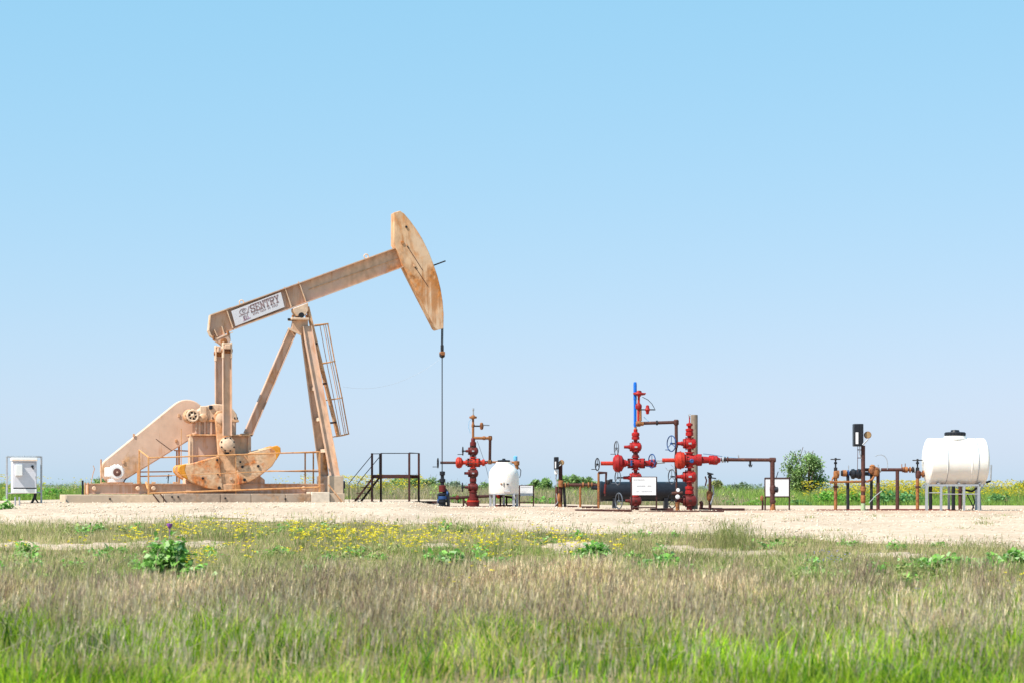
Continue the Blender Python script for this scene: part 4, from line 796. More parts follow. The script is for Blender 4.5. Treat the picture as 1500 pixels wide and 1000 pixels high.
for x_, y_, m_ in ((1224, 672, SHAFT), (1344, 673.5, SHAFT)):
    H.rod('valve_stem', SHAFT, [(x_, y_), (x_, 690)], .022); v = H.p(x_, y_)
    b_ = MB(); b_.ring(v, (0, 0, 1), .13, .016, 22, 6); b_.cyl(v-Vector((0, 0, .03)), v+Vector((0, 0, .04)), .03, n=8)
    for i in range(3): q = i*2.094; b_.tube([v, v+Vector((math.cos(q), math.sin(q), 0))*.13], .011, 5)
    H.add('handwheel', b_, m_); H.rod('yoke', SHAFT, [(x_, 676), (x_, 679)], .045); H.rod('yoke', SHAFT, [(x_, 684), (x_, 692)], .05)
    vstack(H, 'valve_body', ORNG if x_ < 1300 else PIPE, x_+1, [(3, 700), (4, 698.5), (4.2, 694), (4, 690), (2.4, 688.5)]); H.rod('collar', PIPE, [(x_, 711), (x_, 714)], .065); H.rod('pin', SHAFT, [(x_+1, 712.5), (x_+4.5, 712.5)], .02)
H.rod('outlet_pipe', ORNG, [(1345, 693), (1356, 694)], .055, n=12); H.rod('outlet_flange', ORNG, [(1351, 693.5), (1353, 693.6)], .10, n=14)
arch = [(1281+19*(i/10), 681-16*math.sin(math.pi*(.15+.65*i/10)) if i < 8 else 666+(i-7)*7, -.05) for i in range(11)]
H.rod('arched_hose', STEEL, [(1282, 668, -.05), (1286, 665.8, -.05), (1291, 665.4, -.05), (1296, 667.5, -.05), (1299, 672, -.05), (1300.3, 679, -.05), (1300, 687, -.05)], .010)
for x_, h_ in ((1243, 681), (1286.5, 680), (1326, 678), (1321, 679)): H.rod('bleed_stub', STEEL if x_ < 1300 else ORNG, [(x_, 690), (x_, h_)], .012)
H.rod('tubing', STEEL, [(1292, 718, -.1), (1282, 726, -.1), (1273, 736, -.1)], .010); H.rod('tubing', SHAFT, [(1263, 747, -.2), (1270, 749, -.25)], .02)
H.rod('ground_pipe', REDD, [(1196, 747, -.05), (1214, 747.2, -.05), (1262, 746.6, -.05), (1400, 747, -.05)], .035); H.rod('ground_pipe', PIPE, [(1292, 746.5, .15), (1380, 747, .15)], .04)
# ------------------------------------------------------------------ large tank
LT = Thing('storage_tank', 'large white horizontal plastic tank with black lid on a grey steel frame', 'tank', 1400, 58)
a = LT.p(1359, 675, 0); b = LT.p(1440.5, 675, 0); cz_ = LT.p(1400, 675.2, 0).z; R = 34*LT.k; Lh = b.x-a.x
pr = [(.02, -.125), (R*.3, -.118), (R*.55, -.10), (R*.75, -.07), (R*.9, -.035), (R*.97, -.012), (R*.992, .004), (R, .025)]
prof = pr+[(R, Lh*.27), (R*1.012, Lh*.275), (R*1.012, Lh*.295), (R, Lh*.30), (R, Lh*.70), (R*1.012, Lh*.705), (R*1.012, Lh*.725), (R, Lh*.73)]+[(r, Lh-t) for r, t in reversed(pr)]
sh = LT.add('tank_shell', MB().lathe((a.x, 0, cz_), (1, 0, 0), prof, 64), POLY)
for fr in (.285, .83):
    LT.add('strap', MB().lathe((a.x+Lh*fr-.014, 0, cz_), (1, 0, 0), [(R*1.004, 0), (R*1.016, .004), (R*1.016, .024), (R*1.004, .028)], 64), STEEL)
v = LT.p(1399, 641, 0)
lc = LT.add('manway_neck', MB().lathe((v.x, 0, cz_+R*.94), (0, 0, 1), [(.33, 0), (.31, .06), (.30, .10)], 30), POLY)
ld = LT.add('lid', MB().lathe((v.x, 0, cz_+R*.94+.10), (0, 0, 1), [(.27, 0), (.285, .01), (.285, .09), (.27, .11), (.13, .12), (.11, .17), (.02, .18)], 30), BLACK)
for i in range(20):
    q = 2*math.pi*i/20; LT.add('lid_grip', MB().box((v.x+.285*math.cos(q)-.012, .285*math.sin(q)-.012, cz_+R*.94+.115), (v.x+.285*math.cos(q)+.012, .285*math.sin(q)+.012, cz_+R*.94+.19)), BLACK, ld)
fz = LT.p(1400, 710, -.5).z
for d in (-.50, .50):
    p0 = LT.p(1355.5, 710, d); p1 = LT.p(1434, 710, d)
    LT.add('frame_rail', MB().bar((p0.x, d, fz), (p1.x, d, fz), .05, .055), STEEL)
for x_ in (1357, 1378, 1411, 1433): v = LT.p(x_, 710, 0); LT.add('cross_bar', MB().bar((v.x, -.47, fz-.004), (v.x, .47, fz-.004), .06, .06), STEEL)
for x_, d in ((1378.5, -.50), (1412, -.50), (1433.5, -.50), (1357, .1), (1357.5, -.50), (1390, .5), (1430, .5)):
    t = LT.p(x_, 711.5, d); g_ = LT.g(x_, d); LT.add('leg', MB().bar((t.x, d, g_.z-.03), (t.x, d, fz-.03), .062, .062), STEEL)
for x_ in (1370, 1400, 1430):
    v = LT.p(x_, 710, 0); pts = [(-.46, fz+.036), (-.46, fz+.08), (-.40, fz+.13), (0, cz_-R-.005), (.40, fz+.13), (.46, fz+.08), (.46, fz+.036)]
    m = MB(); m.box((v.x-.03, -.44, fz+.034), (v.x+.03, .44, max(fz+.05, cz_-R*.92))); LT.add('saddle', m, STEEL)
LT.rod('frame_tie', STEEL, [(1357, 721, -.5), (1379, 721, -.5)], .014); LT.rod('frame_tie', STEEL, [(1379, 723, -.5), (1434, 723, -.5)], .014)
LT.rod('drain_pipe', SHAFT, [(1413, 717, -.2), (1424, 719, -.2), (1431, 714, -.2)], .03); LT.rod('brace', SHAFT, [(1416, 722, .2), (1427, 744, .2)], .016); LT.rod('brace', SHAFT, [(1424, 722, .3), (1428, 734, .3), (1424, 746, .3)], .016)
SR = Thing('sight_tubes', 'pair of thin grey upright tubes right of the large white tank', 'pipe', 1447, 59)
SR.rod('tube', SHAFT, [(1445, 682), (1444, 704)], .02); SR.rod('tube', STEEL, [(1452, 680), (1451, 704)], .026); SR.rod('elbow', SHAFT, [(1441, 705), (1446, 705.5), (1451, 704)], .03); SR.rod('downpipe', STEEL, [(1444, 705), (1438, 714), (1435, 720), (1436, 735), SR.g(1437)], .018)
for x_, m_, nm in ((1396.5, BLACK, 'black pipe post behind the large white tank frame'), (1406.5, PIPE, 'rusty pipe post with collar behind the large white tank frame')):
    T = Thing('pipe_post', nm, 'post', x_, 59.8); T.post('shaft', m_, x_, 708, .055, n=12)
    if m_ is PIPE:
        for y_ in (717, 722): T.rod('collar', PIPE, [(x_, y_), (x_, y_+2)], .08)
# ------------------------------------------------------------------ stair platform
ST = Thing('access_platform', 'rusty steel step platform with thin handrails right of the pump jack', 'platform', 580, 62, None, -.20)
d0, d1 = -.5, .5
npost = [(545, 663.5), (599.5, 664)]
for d, xs in ((d0, (545, 599.5)), (d1, (558, 613.5))):
    for x_ in xs: t = ST.p(x_, 663, d); g_ = ST.g(x_, d); ST.add('post', MB().bar((t.x, d, g_.z-.04), t, .055, .055, (1, 0, 0)), DKBR)
zd = ST.p(570, 697.5, d0).z; xl = ST.p(545, 697, d0).x; xr = ST.p(599.5, 697, d0).x
xr = max(xr, ST.p(613.5, 697, d1).x)
for d in (d0+.03, d1-.03): ST.add('deck_beam', MB().bar((xl, d, zd), (xr, d, zd), .05, .09), DKBR)
for i in range(8):
    x = xl+(xr-xl)*(i+.5)/8; ST.add('deck_plank', MB().box((x-(xr-xl)/16+.006, d0+.0, zd+.047), (x+(xr-xl)/16-.006, d1-.0, zd+.062)), PIPE)
sa = ST.p(547, 699, d0); sbt = ST.p(516, 739.5, d0); gl = ST.g(516, d0).z
for d in (d0+.05, d1-.25): ST.add('stringer', MB().bar((sa.x, d, zd), (sbt.x, d, gl-.02), .035, .055, (0, 0, 1)), DKBR)
for i in range(4):
    fr = (i+.7)/4.6; x = sbt.x+(sa.x-sbt.x)*fr; z = gl+(zd-gl)*fr; ST.add('tread', MB().box((x-.13, d0+.05, z), (x+.10, d1-.25, z+.025)), DKBR)
for d in (d0, d1-.02):
    xt = ST.p(545 if d < 0 else 558, 663, d); ST.add('stair_handrail', MB().tube([(xt.x, d, xt.z-.06), (sbt.x-.1, d, gl+.62), (sbt.x-.1, d, gl-.03)], .012, 6), SHAFT)
ST.rod('top_rail', SHAFT, [(558, 663.2, d1), (613.5, 663.2, d1)], .013); v = ST.p(613.5, 663.2, d1); w = ST.p(599.5, 664.5, d0); ST.add('top_rail', MB().tube([v, Vector((w.x, d0, v.z))], .013, 6), SHAFT)
w2 = ST.p(545, 664, d0); ST.add('top_rail', MB().tube([Vector((w2.x, d0, w2.z)), Vector((w2.x+.12, d0+.4, w2.z+.01))], .013, 6), SHAFT); ST.add('baluster', MB().cyl((w2.x+.12, d0+.4, zd), (w2.x+.12, d0+.4, w2.z+.01), .012, n=6), SHAFT)
MK = Thing('marker_post', 'short dark marker post between the pump jack and the step platform', 'post', 504, 66); MK.post('stake', SHAFT, 503.5, 705, .02); MK.add('marker_head', MB().lathe(MK.p(503.5, 715), (0, 0, 1), [(.045, 0), (.05, .02), (.05, .22), (.03, .25)], 10), SHAFT)
# ------------------------------------------------------------------ control cabinet at far left
E = Thing('control_cabinet', 'pale grey electrical control cabinet on a pipe stand at far left', 'cabinet', 36, 57, None, .34)
for x_ in (10, 60.5): E.post('stand_leg', STEEL, x_, 668, .028)
E.rod('stand_bar', STEEL, [(10, 668), (60.5, 668)], .03); E.rod('stand_bar', STEEL, [(10, 722), (60.5, 720.5)], .02)
cab = E.box('cabinet', CABIN, 18, 675, 54, 722, -.36, .03, .012)
E.box('hood', WHITE, 17.3, 669.5, 55, 674.5, -.42, .04, .01); E.box('door', CABIN, 20.5, 676.5, 53, 713.5, -.385, -.36, .006, cab)
E.box('door_hood_trim', TANL, 18.5, 673, 54.5, 674.6, -.43, -.36, .004, cab)
E.box('meter_box', WHITE, 23, 679.5, 33, 696, -.50, -.385, .01, cab); E.box('seam_shadow_strip', SHAFT, 19.5, 714, 53.5, 715, -.372, -.36, 0, cab); E.box('lower_panel', WHITE, 19, 715.5, 53.5, 721.5, -.385, -.36, .006, cab)  # the dark strip paints the shadow in the gap above the lower panel
v = E.p(47.5, 682.5, -.39); E.add('switch_handle', MB().lathe((v.x, -.385, v.z), (0, -1, 0), [(.035, 0), (.035, .03), (.02, .04)], 12).bar((v.x, -.41, v.z), (v.x+.02, -.41, v.z-.08), .025, .025), BLACK, cab)
for y_ in (678.5, 698): v = E.p(52, y_, -.39); E.add('hinge', MB().cyl((v.x, -.395, v.z-.025), (v.x, -.395, v.z+.025), .014, n=8), STEEL, cab)
E.rod('conduit', SHAFT, [(51, 721, -.15), (51, 727, -.15), (47, 735, -.15), E.g(44.5, -.15)], .035); E.rod('conduit', SHAFT, [(53, 721, 0), (52, 730, 0), E.g(58, 0)], .022); E.rod('top_hook', STEEL, [(35, 668.5, -.02), (35, 666.8, -.02)], .025)
for x_ in (22.3, 28.5):
    T = Thing('ground_stake', 'thin pale stake under the control cabinet, %s of the two' % ('left' if x_ < 25 else 'right'), 'post', x_, 55.5, None, 0, 'stakes under the cabinet'); T.post('stake', STEEL, x_, 727, .022)
# ------------------------------------------------------------------ rusty plates and timbers on the pad
def plate(name, label, x0, x1, Y, w, h, m, yaw=0, tilt=0):
    T = Thing(name, label, 'plate', (x0+x1)/2, Y, None, yaw); L = (x1-x0)/2*T.k
    b = MB(); n = max(2, int(L/.35))
    for i in range(n):
        xa = -L+2*L*i/n; xb = -L+2*L*(i+1)/n; b.box((xa+.004, -w/2*random.uniform(.85, 1), .02), (xb-.004, w/2*random.uniform(.85, 1), .045+h*random.uniform(.6, 1)))
    T.add('plate', b, m, None, .006); return T
plate('cellar_plate', 'rusty steel cellar cover strip in front of the blue-pipe valve stack', 842, 925, 56.3, .7, .05, PIPE)
plate('cellar_plate', 'tilted rusty brown plate between the notice board and blue-wheeled stack', 953, 985, 57.4, .8, .10, PIPE)
plate('cellar_plate', 'long rusty steel strip at the foot of the blue-wheeled stack', 935, 1060, 56.5, .35, .03, PIPE)
plate('cellar_plate', 'dark rusty beam on the gravel right of the rusty valve post', 1046, 1090, 57.5, .5, .09, DKBR)
plate('cellar_plate', 'dark rusty strip at the foot of the blank white board', 1090, 1152, 58.6, .3, .02, DKBR)
plate('cellar_plate', 'dark plank edge beside the foot of the step platform', 608, 640, 62.5, .5, .08, DKBR)
plate('cellar_plate', 'thin rusty strip at the foot of the weathered red stack', 642, 716, 62, .6, .02, PIPE)
plate('cellar_plate', 'red rusty bar under the domed white tank', 722, 758, 63, .3, .05, REDD)
# ================================================================== VEGETATION
def npmesh(name, V, Q, T, col, m, parent=None):
    me = bpy.data.meshes.new(name); nq = 0 if Q is None else len(Q); nt = 0 if T is None else len(T)
    me.vertices.add(len(V)); me.vertices.foreach_set('co', V.astype(np.float32).ravel())
    lp = []; 
    if nq: lp.append(Q.ravel())
    if nt: lp.append(T.ravel())
    lp = np.concatenate(lp).astype(np.int32); me.loops.add(len(lp)); me.loops.foreach_set('vertex_index', lp)
    me.polygons.add(nq+nt); st = np.concatenate([np.arange(nq)*4, nq*4+np.arange(nt)*3]).astype(np.int32); me.polygons.foreach_set('loop_start', st)
    me.update(calc_edges=True); me.validate()
    at_ = me.attributes.new('Col', 'FLOAT_COLOR', 'POINT'); c4 = np.ones((len(V), 4), np.float32); c4[:, :3] = col; at_.data.foreach_set('color', c4.ravel())
    me.materials.append(m); o = bpy.data.objects.new(name, me); C.objects.link(o); o.parent = parent; return o
def blades(P, h, w, lean, az, face, col, curve=.5):
    """P roots (N,3); one bent tapering blade each; returns V,Q,T,Col"""
    N = len(P); up = np.array([0, 0, 1.]); d = np.stack([np.cos(az), np.sin(az), 0*az], -1); f = np.stack([np.cos(face), np.sin(face), 0*face], -1)
    mid = P+up*(h*.55)[:, None]+d*(lean*h*.55*(1-curve))[:, None]; tip = P+up*(h*np.sqrt(np.clip(1-(lean*.6)**2, .2, 1)))[:, None]+d*(lean*h)[:, None]
    hw = (w/2)[:, None]
    V = np.stack([P-f*hw, P+f*hw, mid+f*hw*.8, mid-f*hw*.8, tip], 1).reshape(-1, 3); i = np.arange(N)*5
    return V, np.stack([i, i+1, i+2, i+3], -1), np.stack([i+3, i+2, i+4], -1), np.repeat(col, 5, 0)
def join(parts):
    V = []; Q = []; T = []; Cc = []; k = 0
    for v, q, t, c in parts:
        V.append(v); Cc.append(c)
        if q is not None and len(q): Q.append(q+k)
        if t is not None and len(t): T.append(t+k)
        k += len(v)
    return np.concatenate(V), (np.concatenate(Q) if Q else None), (np.concatenate(T) if T else None), np.concatenate(Cc)
def gzn(x, y): return ground(x, y)+(.06*(vnoise(x, y, 1.1)-.5)+.10*(vnoise(x, y, .35, 2)-.5))*(1-sm(49, 53, y)*(1-sm(77, 80, y)))*(y < 160)-.015
def scatter(n, y0, y1, powr=1.0, mx=.29, pad=1.5):
    y = y0+(y1-y0)*rng.random(n)**powr; x = (rng.random(n)*2-1)*(y*mx+pad); return x, y
def jit(c, n, v=.25): 
    c = np.array(c)[None, :]*(1+v*(rng.random((n, 1))-.5)*2); return c*(1+.08*(rng.random((n, 3))-.5)*2)
def mixc(a, b, t): return a*(1-t[:, None])+b*t[:, None]
# sandy gaps in the mixed grass, given as world ellipses
GAPS = [(-8.2, 41.9, 1.9, .9), (-6.6, 42.2, .8, .9), (-1.4, 41.9, .5, .8), (1.25, 41.2, .7, 1.1), (4.2, 40.4, 1.0, .9), (3.3, 41.2, .5, .7), (-10.2, 42.3, .6, .7), (-7.2, 44.4, .35, .6), (7.4, 39.6, .6, .6), (10.2, 38.8, .7, .6)]
def Yof(py):                       # distance of the near ground that shows at this height in the photograph
    ys = np.linspace(20, 56, 400); return float(np.interp(-py, -(HZ+(CAM_Z-ground(0*ys-8, ys))*F/ys)[::1], ys))
def gapf(x, y):
    g = np.zeros_like(x)
    for a, b, c, d in GAPS: g = np.maximum(g, np.clip(1.35-((x-a)/c)**2-((y-b)/d)**2, 0, 1))
    return g
for i, (a, b, c, d) in enumerate(GAPS):       # bare sand showing between the grass
    q = np.linspace(0, 2*np.pi, 57); rr = np.array([0, .35, .7, .92, 1.0])
    RR, QQ = np.meshgrid(rr, q); wob = .55+.85*vnoise(np.cos(QQ)*3+a*3, np.sin(QQ)*3+b, 1.1, 3)
    X = a+c*RR*wob*np.cos(QQ); Y = b+d*RR*wob*np.sin(QQ); Z = gzn(X, Y)+.03+.02*vnoise(X, Y, 3)-np.where(RR > .95, .08, 0)
    tag(gridmesh('bare_sand', X, Y, Z, GRAVEL), kind='structure')
# 1 green foreground grass
GA = np.array((.17, .37, .012)); GB = np.array((.40, .53, .03)); GC = np.array((.50, .42, .17)); GD = np.array((.05, .15, .012))
x, y = scatter(150000, 15.5, 32.5, .85); clump = vnoise(x, y, 1.6, 1)*.6+vnoise(x, y, .5, 7)*.4
fade = 1-sm(22.5, 27.5, y+3.2*(vnoise(x, y, .45, 8)-.5)*2); keep = rng.random(len(x)) < fade*np.clip(.10+1.5*sm(.2, .75, clump), 0, 1); x, y, clump = x[keep], y[keep], clump[keep]; n = len(x)
h = (.12+.32*clump)*(.6+.8*rng.random(n)); t = np.clip(rng.random(n)*1.2-.1, 0, 1); col = mixc(np.tile(GA, (n, 1)), np.tile(GB, (n, 1)), t)
lowf = vnoise(x, y, .33, 51); dry = rng.random(n) < .04+.42*sm(.45, .8, lowf); col[dry] = GC; dk = rng.random(n) < .10+.35*sm(.5, .8, vnoise(x, y, 2.2, 71)); col[dk] = GD; col *= (.7+.6*rng.random((n, 1)))*(.6+.8*vnoise(x, y, 1.3, 72))[:, None]
P = np.stack([x, y, gzn(x, y)], -1); V, Q, T, cc = blades(P, h*(.8+.5*(rng.random(n) < .08)), .006+.012*rng.random(n)**1.5, .15+.6*rng.random(n), rng.random(n)*6.28, rng.random(n)*3.14, col)
tag(npmesh('green_grass', V, Q, T, cc, GRASS), 'bright green grass blades filling the near foreground', 'grass', kind='stuff')
# 2 brown seed-head grass
def seedgrass(x, y, hh, palette, plume=5, lean_az=.35, w=.0045):
    n = len(x); h = hh*(.65+.7*rng.random(n)); az = rng.normal(lean_az, 1.1, n); lean = .08+.35*rng.random(n)
    pi = np.clip((rng.random(n)*.55+.55*vnoise(x, y, 1.9, 73)-.05)*len(palette), 0, len(palette)-1).astype(int); col = np.array(palette)[pi]*(.65+.7*rng.random((n, 1)))*(.62+.76*vnoise(x, y, .9, 74))[:, None]
    P = np.stack([x, y, gzn(x, y)], -1); d = np.stack([np.cos(az), np.sin(az), 0*az], -1); parts = [blades(P, h, w+.002*rng.random(n), lean, az, rng.random(n)*3.14, col*.9)]
    tip = P+np.array([0, 0, 1.])*(h*np.sqrt(np.clip(1-(lean*.6)**2, .2, 1)))[:, None]+d*(lean*h)[:, None]
    for k in range(plume):
        s = rng.random(n)*.42; b0 = tip*(1-s[:, None])+(P+(tip-P)*.45)*s[:, None]; a2 = rng.random(n)*6.28; L = .04+.08*rng.random(n)
        e = b0+np.stack([np.cos(a2)*L*.33, np.sin(a2)*L*.33, L*.95], -1); f = np.stack([-np.sin(a2), np.cos(a2), 0*a2], -1)*(.0026+.0032*rng.random(n))[:, None]
        Vv = np.stack([b0-f, b0+f, e], 1).reshape(-1, 3); i = np.arange(n)*3; parts.append((Vv, None, np.stack([i, i+1, i+2], -1), np.repeat(col*1.12, 3, 0)))
    return join(parts)
BR = [(.50, .37, .23), (.56, .44, .28), (.34, .24, .16), (.66, .54, .34), (.40, .37, .15), (.27, .19, .15)]
x, y = scatter(60000, 20, 34, 1.0); cl = vnoise(x, y, .9, 11)*.5+vnoise(x, y, .28, 12)*.5
dens = sm(20.5, 26.5, y+2.8*(vnoise(x, y, .5, 13)-.5)*2)*(1-sm(26.5, 30.8, y+2.4*(vnoise(x, y, .4, 14)-.5)*2)); keep = rng.random(len(x)) < dens*(.10+1.3*sm(.2, .8, cl)); x, y, cl = x[keep], y[keep], cl[keep]
V, Q, T, cc = seedgrass(x, y, (.13+.32*cl)*(.85+.5*(rng.random(len(x)) < .1)), BR); tag(npmesh('brown_seed_grass', V, Q, T, cc, GRASS), 'mauve brown seeding grass in a band across the middle foreground', 'grass', kind='stuff')
x, y = scatter(5200, 16, 27); keep = rng.random(len(x)) < vnoise(x, y, .5, 15)*1.1; x, y = x[keep], y[keep]
V, Q, T, cc = seedgrass(x, y, np.full(len(x), .42), [(.42, .36, .25), (.46, .40, .27), (.36, .29, .22)], 5, w=.004); tag(npmesh('tall_dry_stalks', V, Q, T, cc, GRASS), 'sparse pale dry stalks standing among the green grass', 'grass', kind='stuff')
# tussocks of leaning brown grass in the middle
for k, (cx, cy, n, hh, az, spread) in enumerate(((1.0, 28.6, 1100, .50, .3, .8), (-.1, 28.4, 600, .46, 2.6, .6), (4.45, 41.2, 600, .45, 1.5, .5), (2.8, 28.0, 600, .42, .4, .9))):
    x = cx+rng.normal(0, spread*.45, n); y = cy+rng.normal(0, .5, n); pal = BR if k != 2 else [(.20, .24, .07), (.28, .27, .11), (.14, .20, .05)]
    V, Q, T, cc = seedgrass(x, y, np.full(n, hh), pal, 5 if k != 2 else 2, lean_az=az); tag(npmesh('grass_tussock', V, Q, T, cc, GRASS), ('leaning brown grass tussock at the middle of the foreground band', 'brown grass tussock leaning left beside the middle tussock', 'olive green tussock at the gravel edge below the black vessel', 'brown grass tussock right of the middle of the foreground')[k], 'tussock')
tx = []; ty = []; th = []
for k in range(150):                 # ragged dry clumps of many sizes
    cx, cy = scatter(1, 20.5, 30.5); n = int(rng.integers(25, 130)); r_ = .08+.22*rng.random(); tx.append(cx+rng.normal(0, r_, n)); ty.append(cy+rng.normal(0, r_, n)); th.append(np.full(n, .24+.30*rng.random()))
x = np.concatenate(tx); y = np.concatenate(ty)
V, Q, T, cc = seedgrass(x, y, np.concatenate(th), [(.36, .26, .18), (.50, .40, .26), (.28, .20, .15), (.40, .36, .16), (.60, .50, .34)], 5, lean_az=.2); tag(npmesh('dry_clumps', V, Q, T, cc, GRASS), 'ragged dry brown clumps standing up out of the grass', 'grass', kind='stuff')
n = 900; x, y = scatter(n, 17, 40); L_ = .25+.35*rng.random(n); a = rng.random(n)*6.28; b0 = np.stack([x, y, gzn(x, y)+.05+.2*rng.random(n)], -1); e = b0+np.stack([np.cos(a)*L_*.8, np.sin(a)*L_*.8, L_*(rng.random(n)*.7-.1)], -1); f = np.array([0, 0, .003]); i = np.arange(n)*4
tag(npmesh('bent_stalks', np.stack([b0-f, b0+f, e+f*.6, e-f*.6], 1).reshape(-1, 3), np.stack([i, i+1, i+2, i+3], -1), None, np.repeat(np.array([(.62, .54, .36), (.50, .42, .28)])[rng.integers(0, 2, n)], 4, 0), GRASS), 'bent dead straw stalks lying across the grass', 'grass', kind='stuff')
# 3 mixed low grass up to the gravel
MX = [(.33, .33, .12), (.44, .40, .18), (.25, .31, .08), (.52, .44, .25), (.19, .29, .06), (.42, .34, .21)]
x, y = scatter(190000, 26, 50, 1.0); pf = pad_front(x); cl = vnoise(x, y, .8, 21)*.55+vnoise(x, y, 2.3, 22)*.45
dens = sm(26, 30, y)*(1-sm(-1.2, 1.4, y-pf+1.6*(vnoise(x, y, .9, 23)-.5)))*(1-gapf(x, y)*.95); keep = rng.random(len(x)) < dens*(.15+1.2*cl); x, y, cl = x[keep], y[keep], cl[keep]; n = len(x)
g_ = vnoise(x, y, .35, 24); pi = np.where(rng.random(n) < g_*1.1, rng.choice([0, 2, 4], n), rng.choice([1, 3, 5, 0], n)); col = np.array(MX)[pi]*(.7+.6*rng.random((n, 1)))*(.6+.8*vnoise(x, y, 1.1, 75))[:, None]
P = np.stack([x, y, gzn(x, y)], -1); h = (.04+.21*cl)*(.6+.8*rng.random(n))*(1+.5*(1-sm(33, 40, y)))
p1 = blades(P, h, .006+.007*rng.random(n), .2+.6*rng.random(n), rng.random(n)*6.28, rng.random(n)*3.14, col)
tag(npmesh('mixed_low_grass', *p1, GRASS), 'low olive and straw grass between brown band and gravel', 'grass', kind='stuff')
x, y = scatter(15000, 33, 49.5); pf = pad_front(x); keep = (rng.random(len(x)) < vnoise(x, y, .6, 25)*.9*(1-sm(-1.5, .8, y-pf)))&(gapf(x, y) < .2); x, y = x[keep], y[keep]
V, Q, T, cc = seedgrass(x, y, np.full(len(x), .24), MX, 4); tag(npmesh('olive_seed_grass', V, Q, T, cc, GRASS), 'thin olive seeding grass along the near gravel edge', 'grass', kind='stuff')
# sparse tufts on the gravel
tx = []; ty = []
for (px_t, Y_t, n_t) in ((750, 50.5, 30), (735, 49, 60), (915, 48.5, 60), (960, 47.5, 70), (1160, 50, 20), (1185, 51, 40), (1280, 53, 30), (1225, 46, 40), (1470, 53, 40), (1442, 51, 40), (1440, 48, 70), (1380, 46.5, 30), (1110, 52, 25), (1413, 46.5, 30), (650, 49.5, 60), (1035, 51, 20), (1120, 46, 40), (60, 49.5, 40), (300, 49.5, 40)):
    tx.append((px_t-750)/F*Y_t+rng.normal(0, .14, n_t)); ty.append(Y_t+rng.normal(0, .22, n_t))
x = np.concatenate(tx); y = np.concatenate(ty); n = len(x); P = np.stack([x, y, gzn(x, y)+.03], -1); col = np.array(MX)[rng.integers(0, 5, n)]*(.7+.5*rng.random((n, 1)))
tag(npmesh('gravel_tufts', *blades(P, .06+.08*rng.random(n), .008+.006*rng.random(n), .3+.6*rng.random(n), rng.random(n)*6.28, rng.random(n)*3.14, col), GRASS), 'scattered tiny grass tufts growing through the gravel', 'grass', kind='stuff')
# 4 yellow flowers
def flowers(name, label, pts, size, col, stemcol=(.16, .24, .05), hh=.25, stuff=True, nside=5):
    x = np.array([p[0] for p in pts]); y = np.array([p[1] for p in pts]); n = len(x); h = hh*(.6+.8*rng.random(n)); P = np.stack([x, y, gzn(x, y)], -1)
    top = P+np.stack([.05*rng.normal(0, 1, n), .05*rng.normal(0, 1, n), h], -1); parts = []
    f = np.stack([np.full(n, .003), 0*x, 0*x], -1); i = np.arange(n)*3; parts.append((np.stack([P-f, P+f, top], 1).reshape(-1, 3), None, np.stack([i, i+1, i+2], -1), np.tile(np.array(stemcol), (n*3, 1))))
    for k in range(nside):
        a = 2*np.pi*k/nside+rng.random(n); s = size*(.7+.6*rng.random(n)); up = (rng.random(n)-.2)*.9
        e1 = top+np.stack([np.cos(a)*s, np.sin(a)*s, s*up], -1); e2 = top+np.stack([np.cos(a+.9)*s, np.sin(a+.9)*s, s*(rng.random(n)-.2)*.9], -1)
        parts.append((np.stack([top-np.array([0, 0, .2])*s[:, None], e1, e2], 1).reshape(-1, 3), None, np.stack([i, i+1, i+2], -1), np.repeat(np.array(col)[None, :]*(.8+.4*rng.random((n, 1))), 3, 0)))
    return tag(npmesh(name, *join(parts), PETAL), label, 'flowers', kind='stuff' if stuff else None)
def patch(px, Y, sx, sy, n):
    nc = max(1, n//9); cx = (px-750)/F*Y+rng.normal(0, sx, nc); cy = Y+rng.normal(0, sy, nc); i = rng.integers(0, nc, n)
    return list(zip(cx[i]+rng.normal(0, .10, n), cy[i]+rng.normal(0, .10, n)))
YC = (.72, .60, .03)
pts = []
for px, py, sx, sy, n in ((300, 792, .7, 1.2, 110), (350, 790, .9, 1.0, 170), (395, 795, .8, 1.2, 100), (535, 800, .8, 1.2, 380), (490, 800, .6, 1.1, 120), (600, 806, .9, 1.1, 200), (640, 808, .8, 1.0, 110), (785, 812, .8, 1.1, 260), (765, 820, .4, .8, 50), (160, 800, 1.1, 1.2, 60), (230, 796, .8, 1.1, 60), (370, 815, .9, 1.0, 60), (820, 805, .7, .9, 60), (440, 822, .8, .9, 40), (60, 812, .8, .8, 30)): pts += patch(px, Yof(py), sx*1.15, sy*1.15, int(n*.62))
flowers('yellow_wildflowers', 'yellow wildflowers scattered along the near edge of the gravel', pts, .033, YC, hh=.28)
flowers('yellow_wildflowers', 'cluster of yellow flowers right of the big thistle plant', patch(293, Yof(842), .13, .8, 60), .026, YC, hh=.34); flowers('yellow_wildflowers', 'few yellow flowers in the brown grass at centre', patch(697, Yof(892), .15, .5, 18), .022, YC, hh=.5)
flowers('yellow_wildflowers', 'yellow flowers at the right edge of the brown grass', patch(1495, Yof(890), .12, .4, 22), .024, YC, hh=.4)
flowers('violet_wildflowers', 'small violet flowers in the grass at right', patch(1210, Yof(835), .3, .3, 45)+patch(1335, Yof(892), .13, .2, 18), .016, (.25, .22, .55), hh=.26)
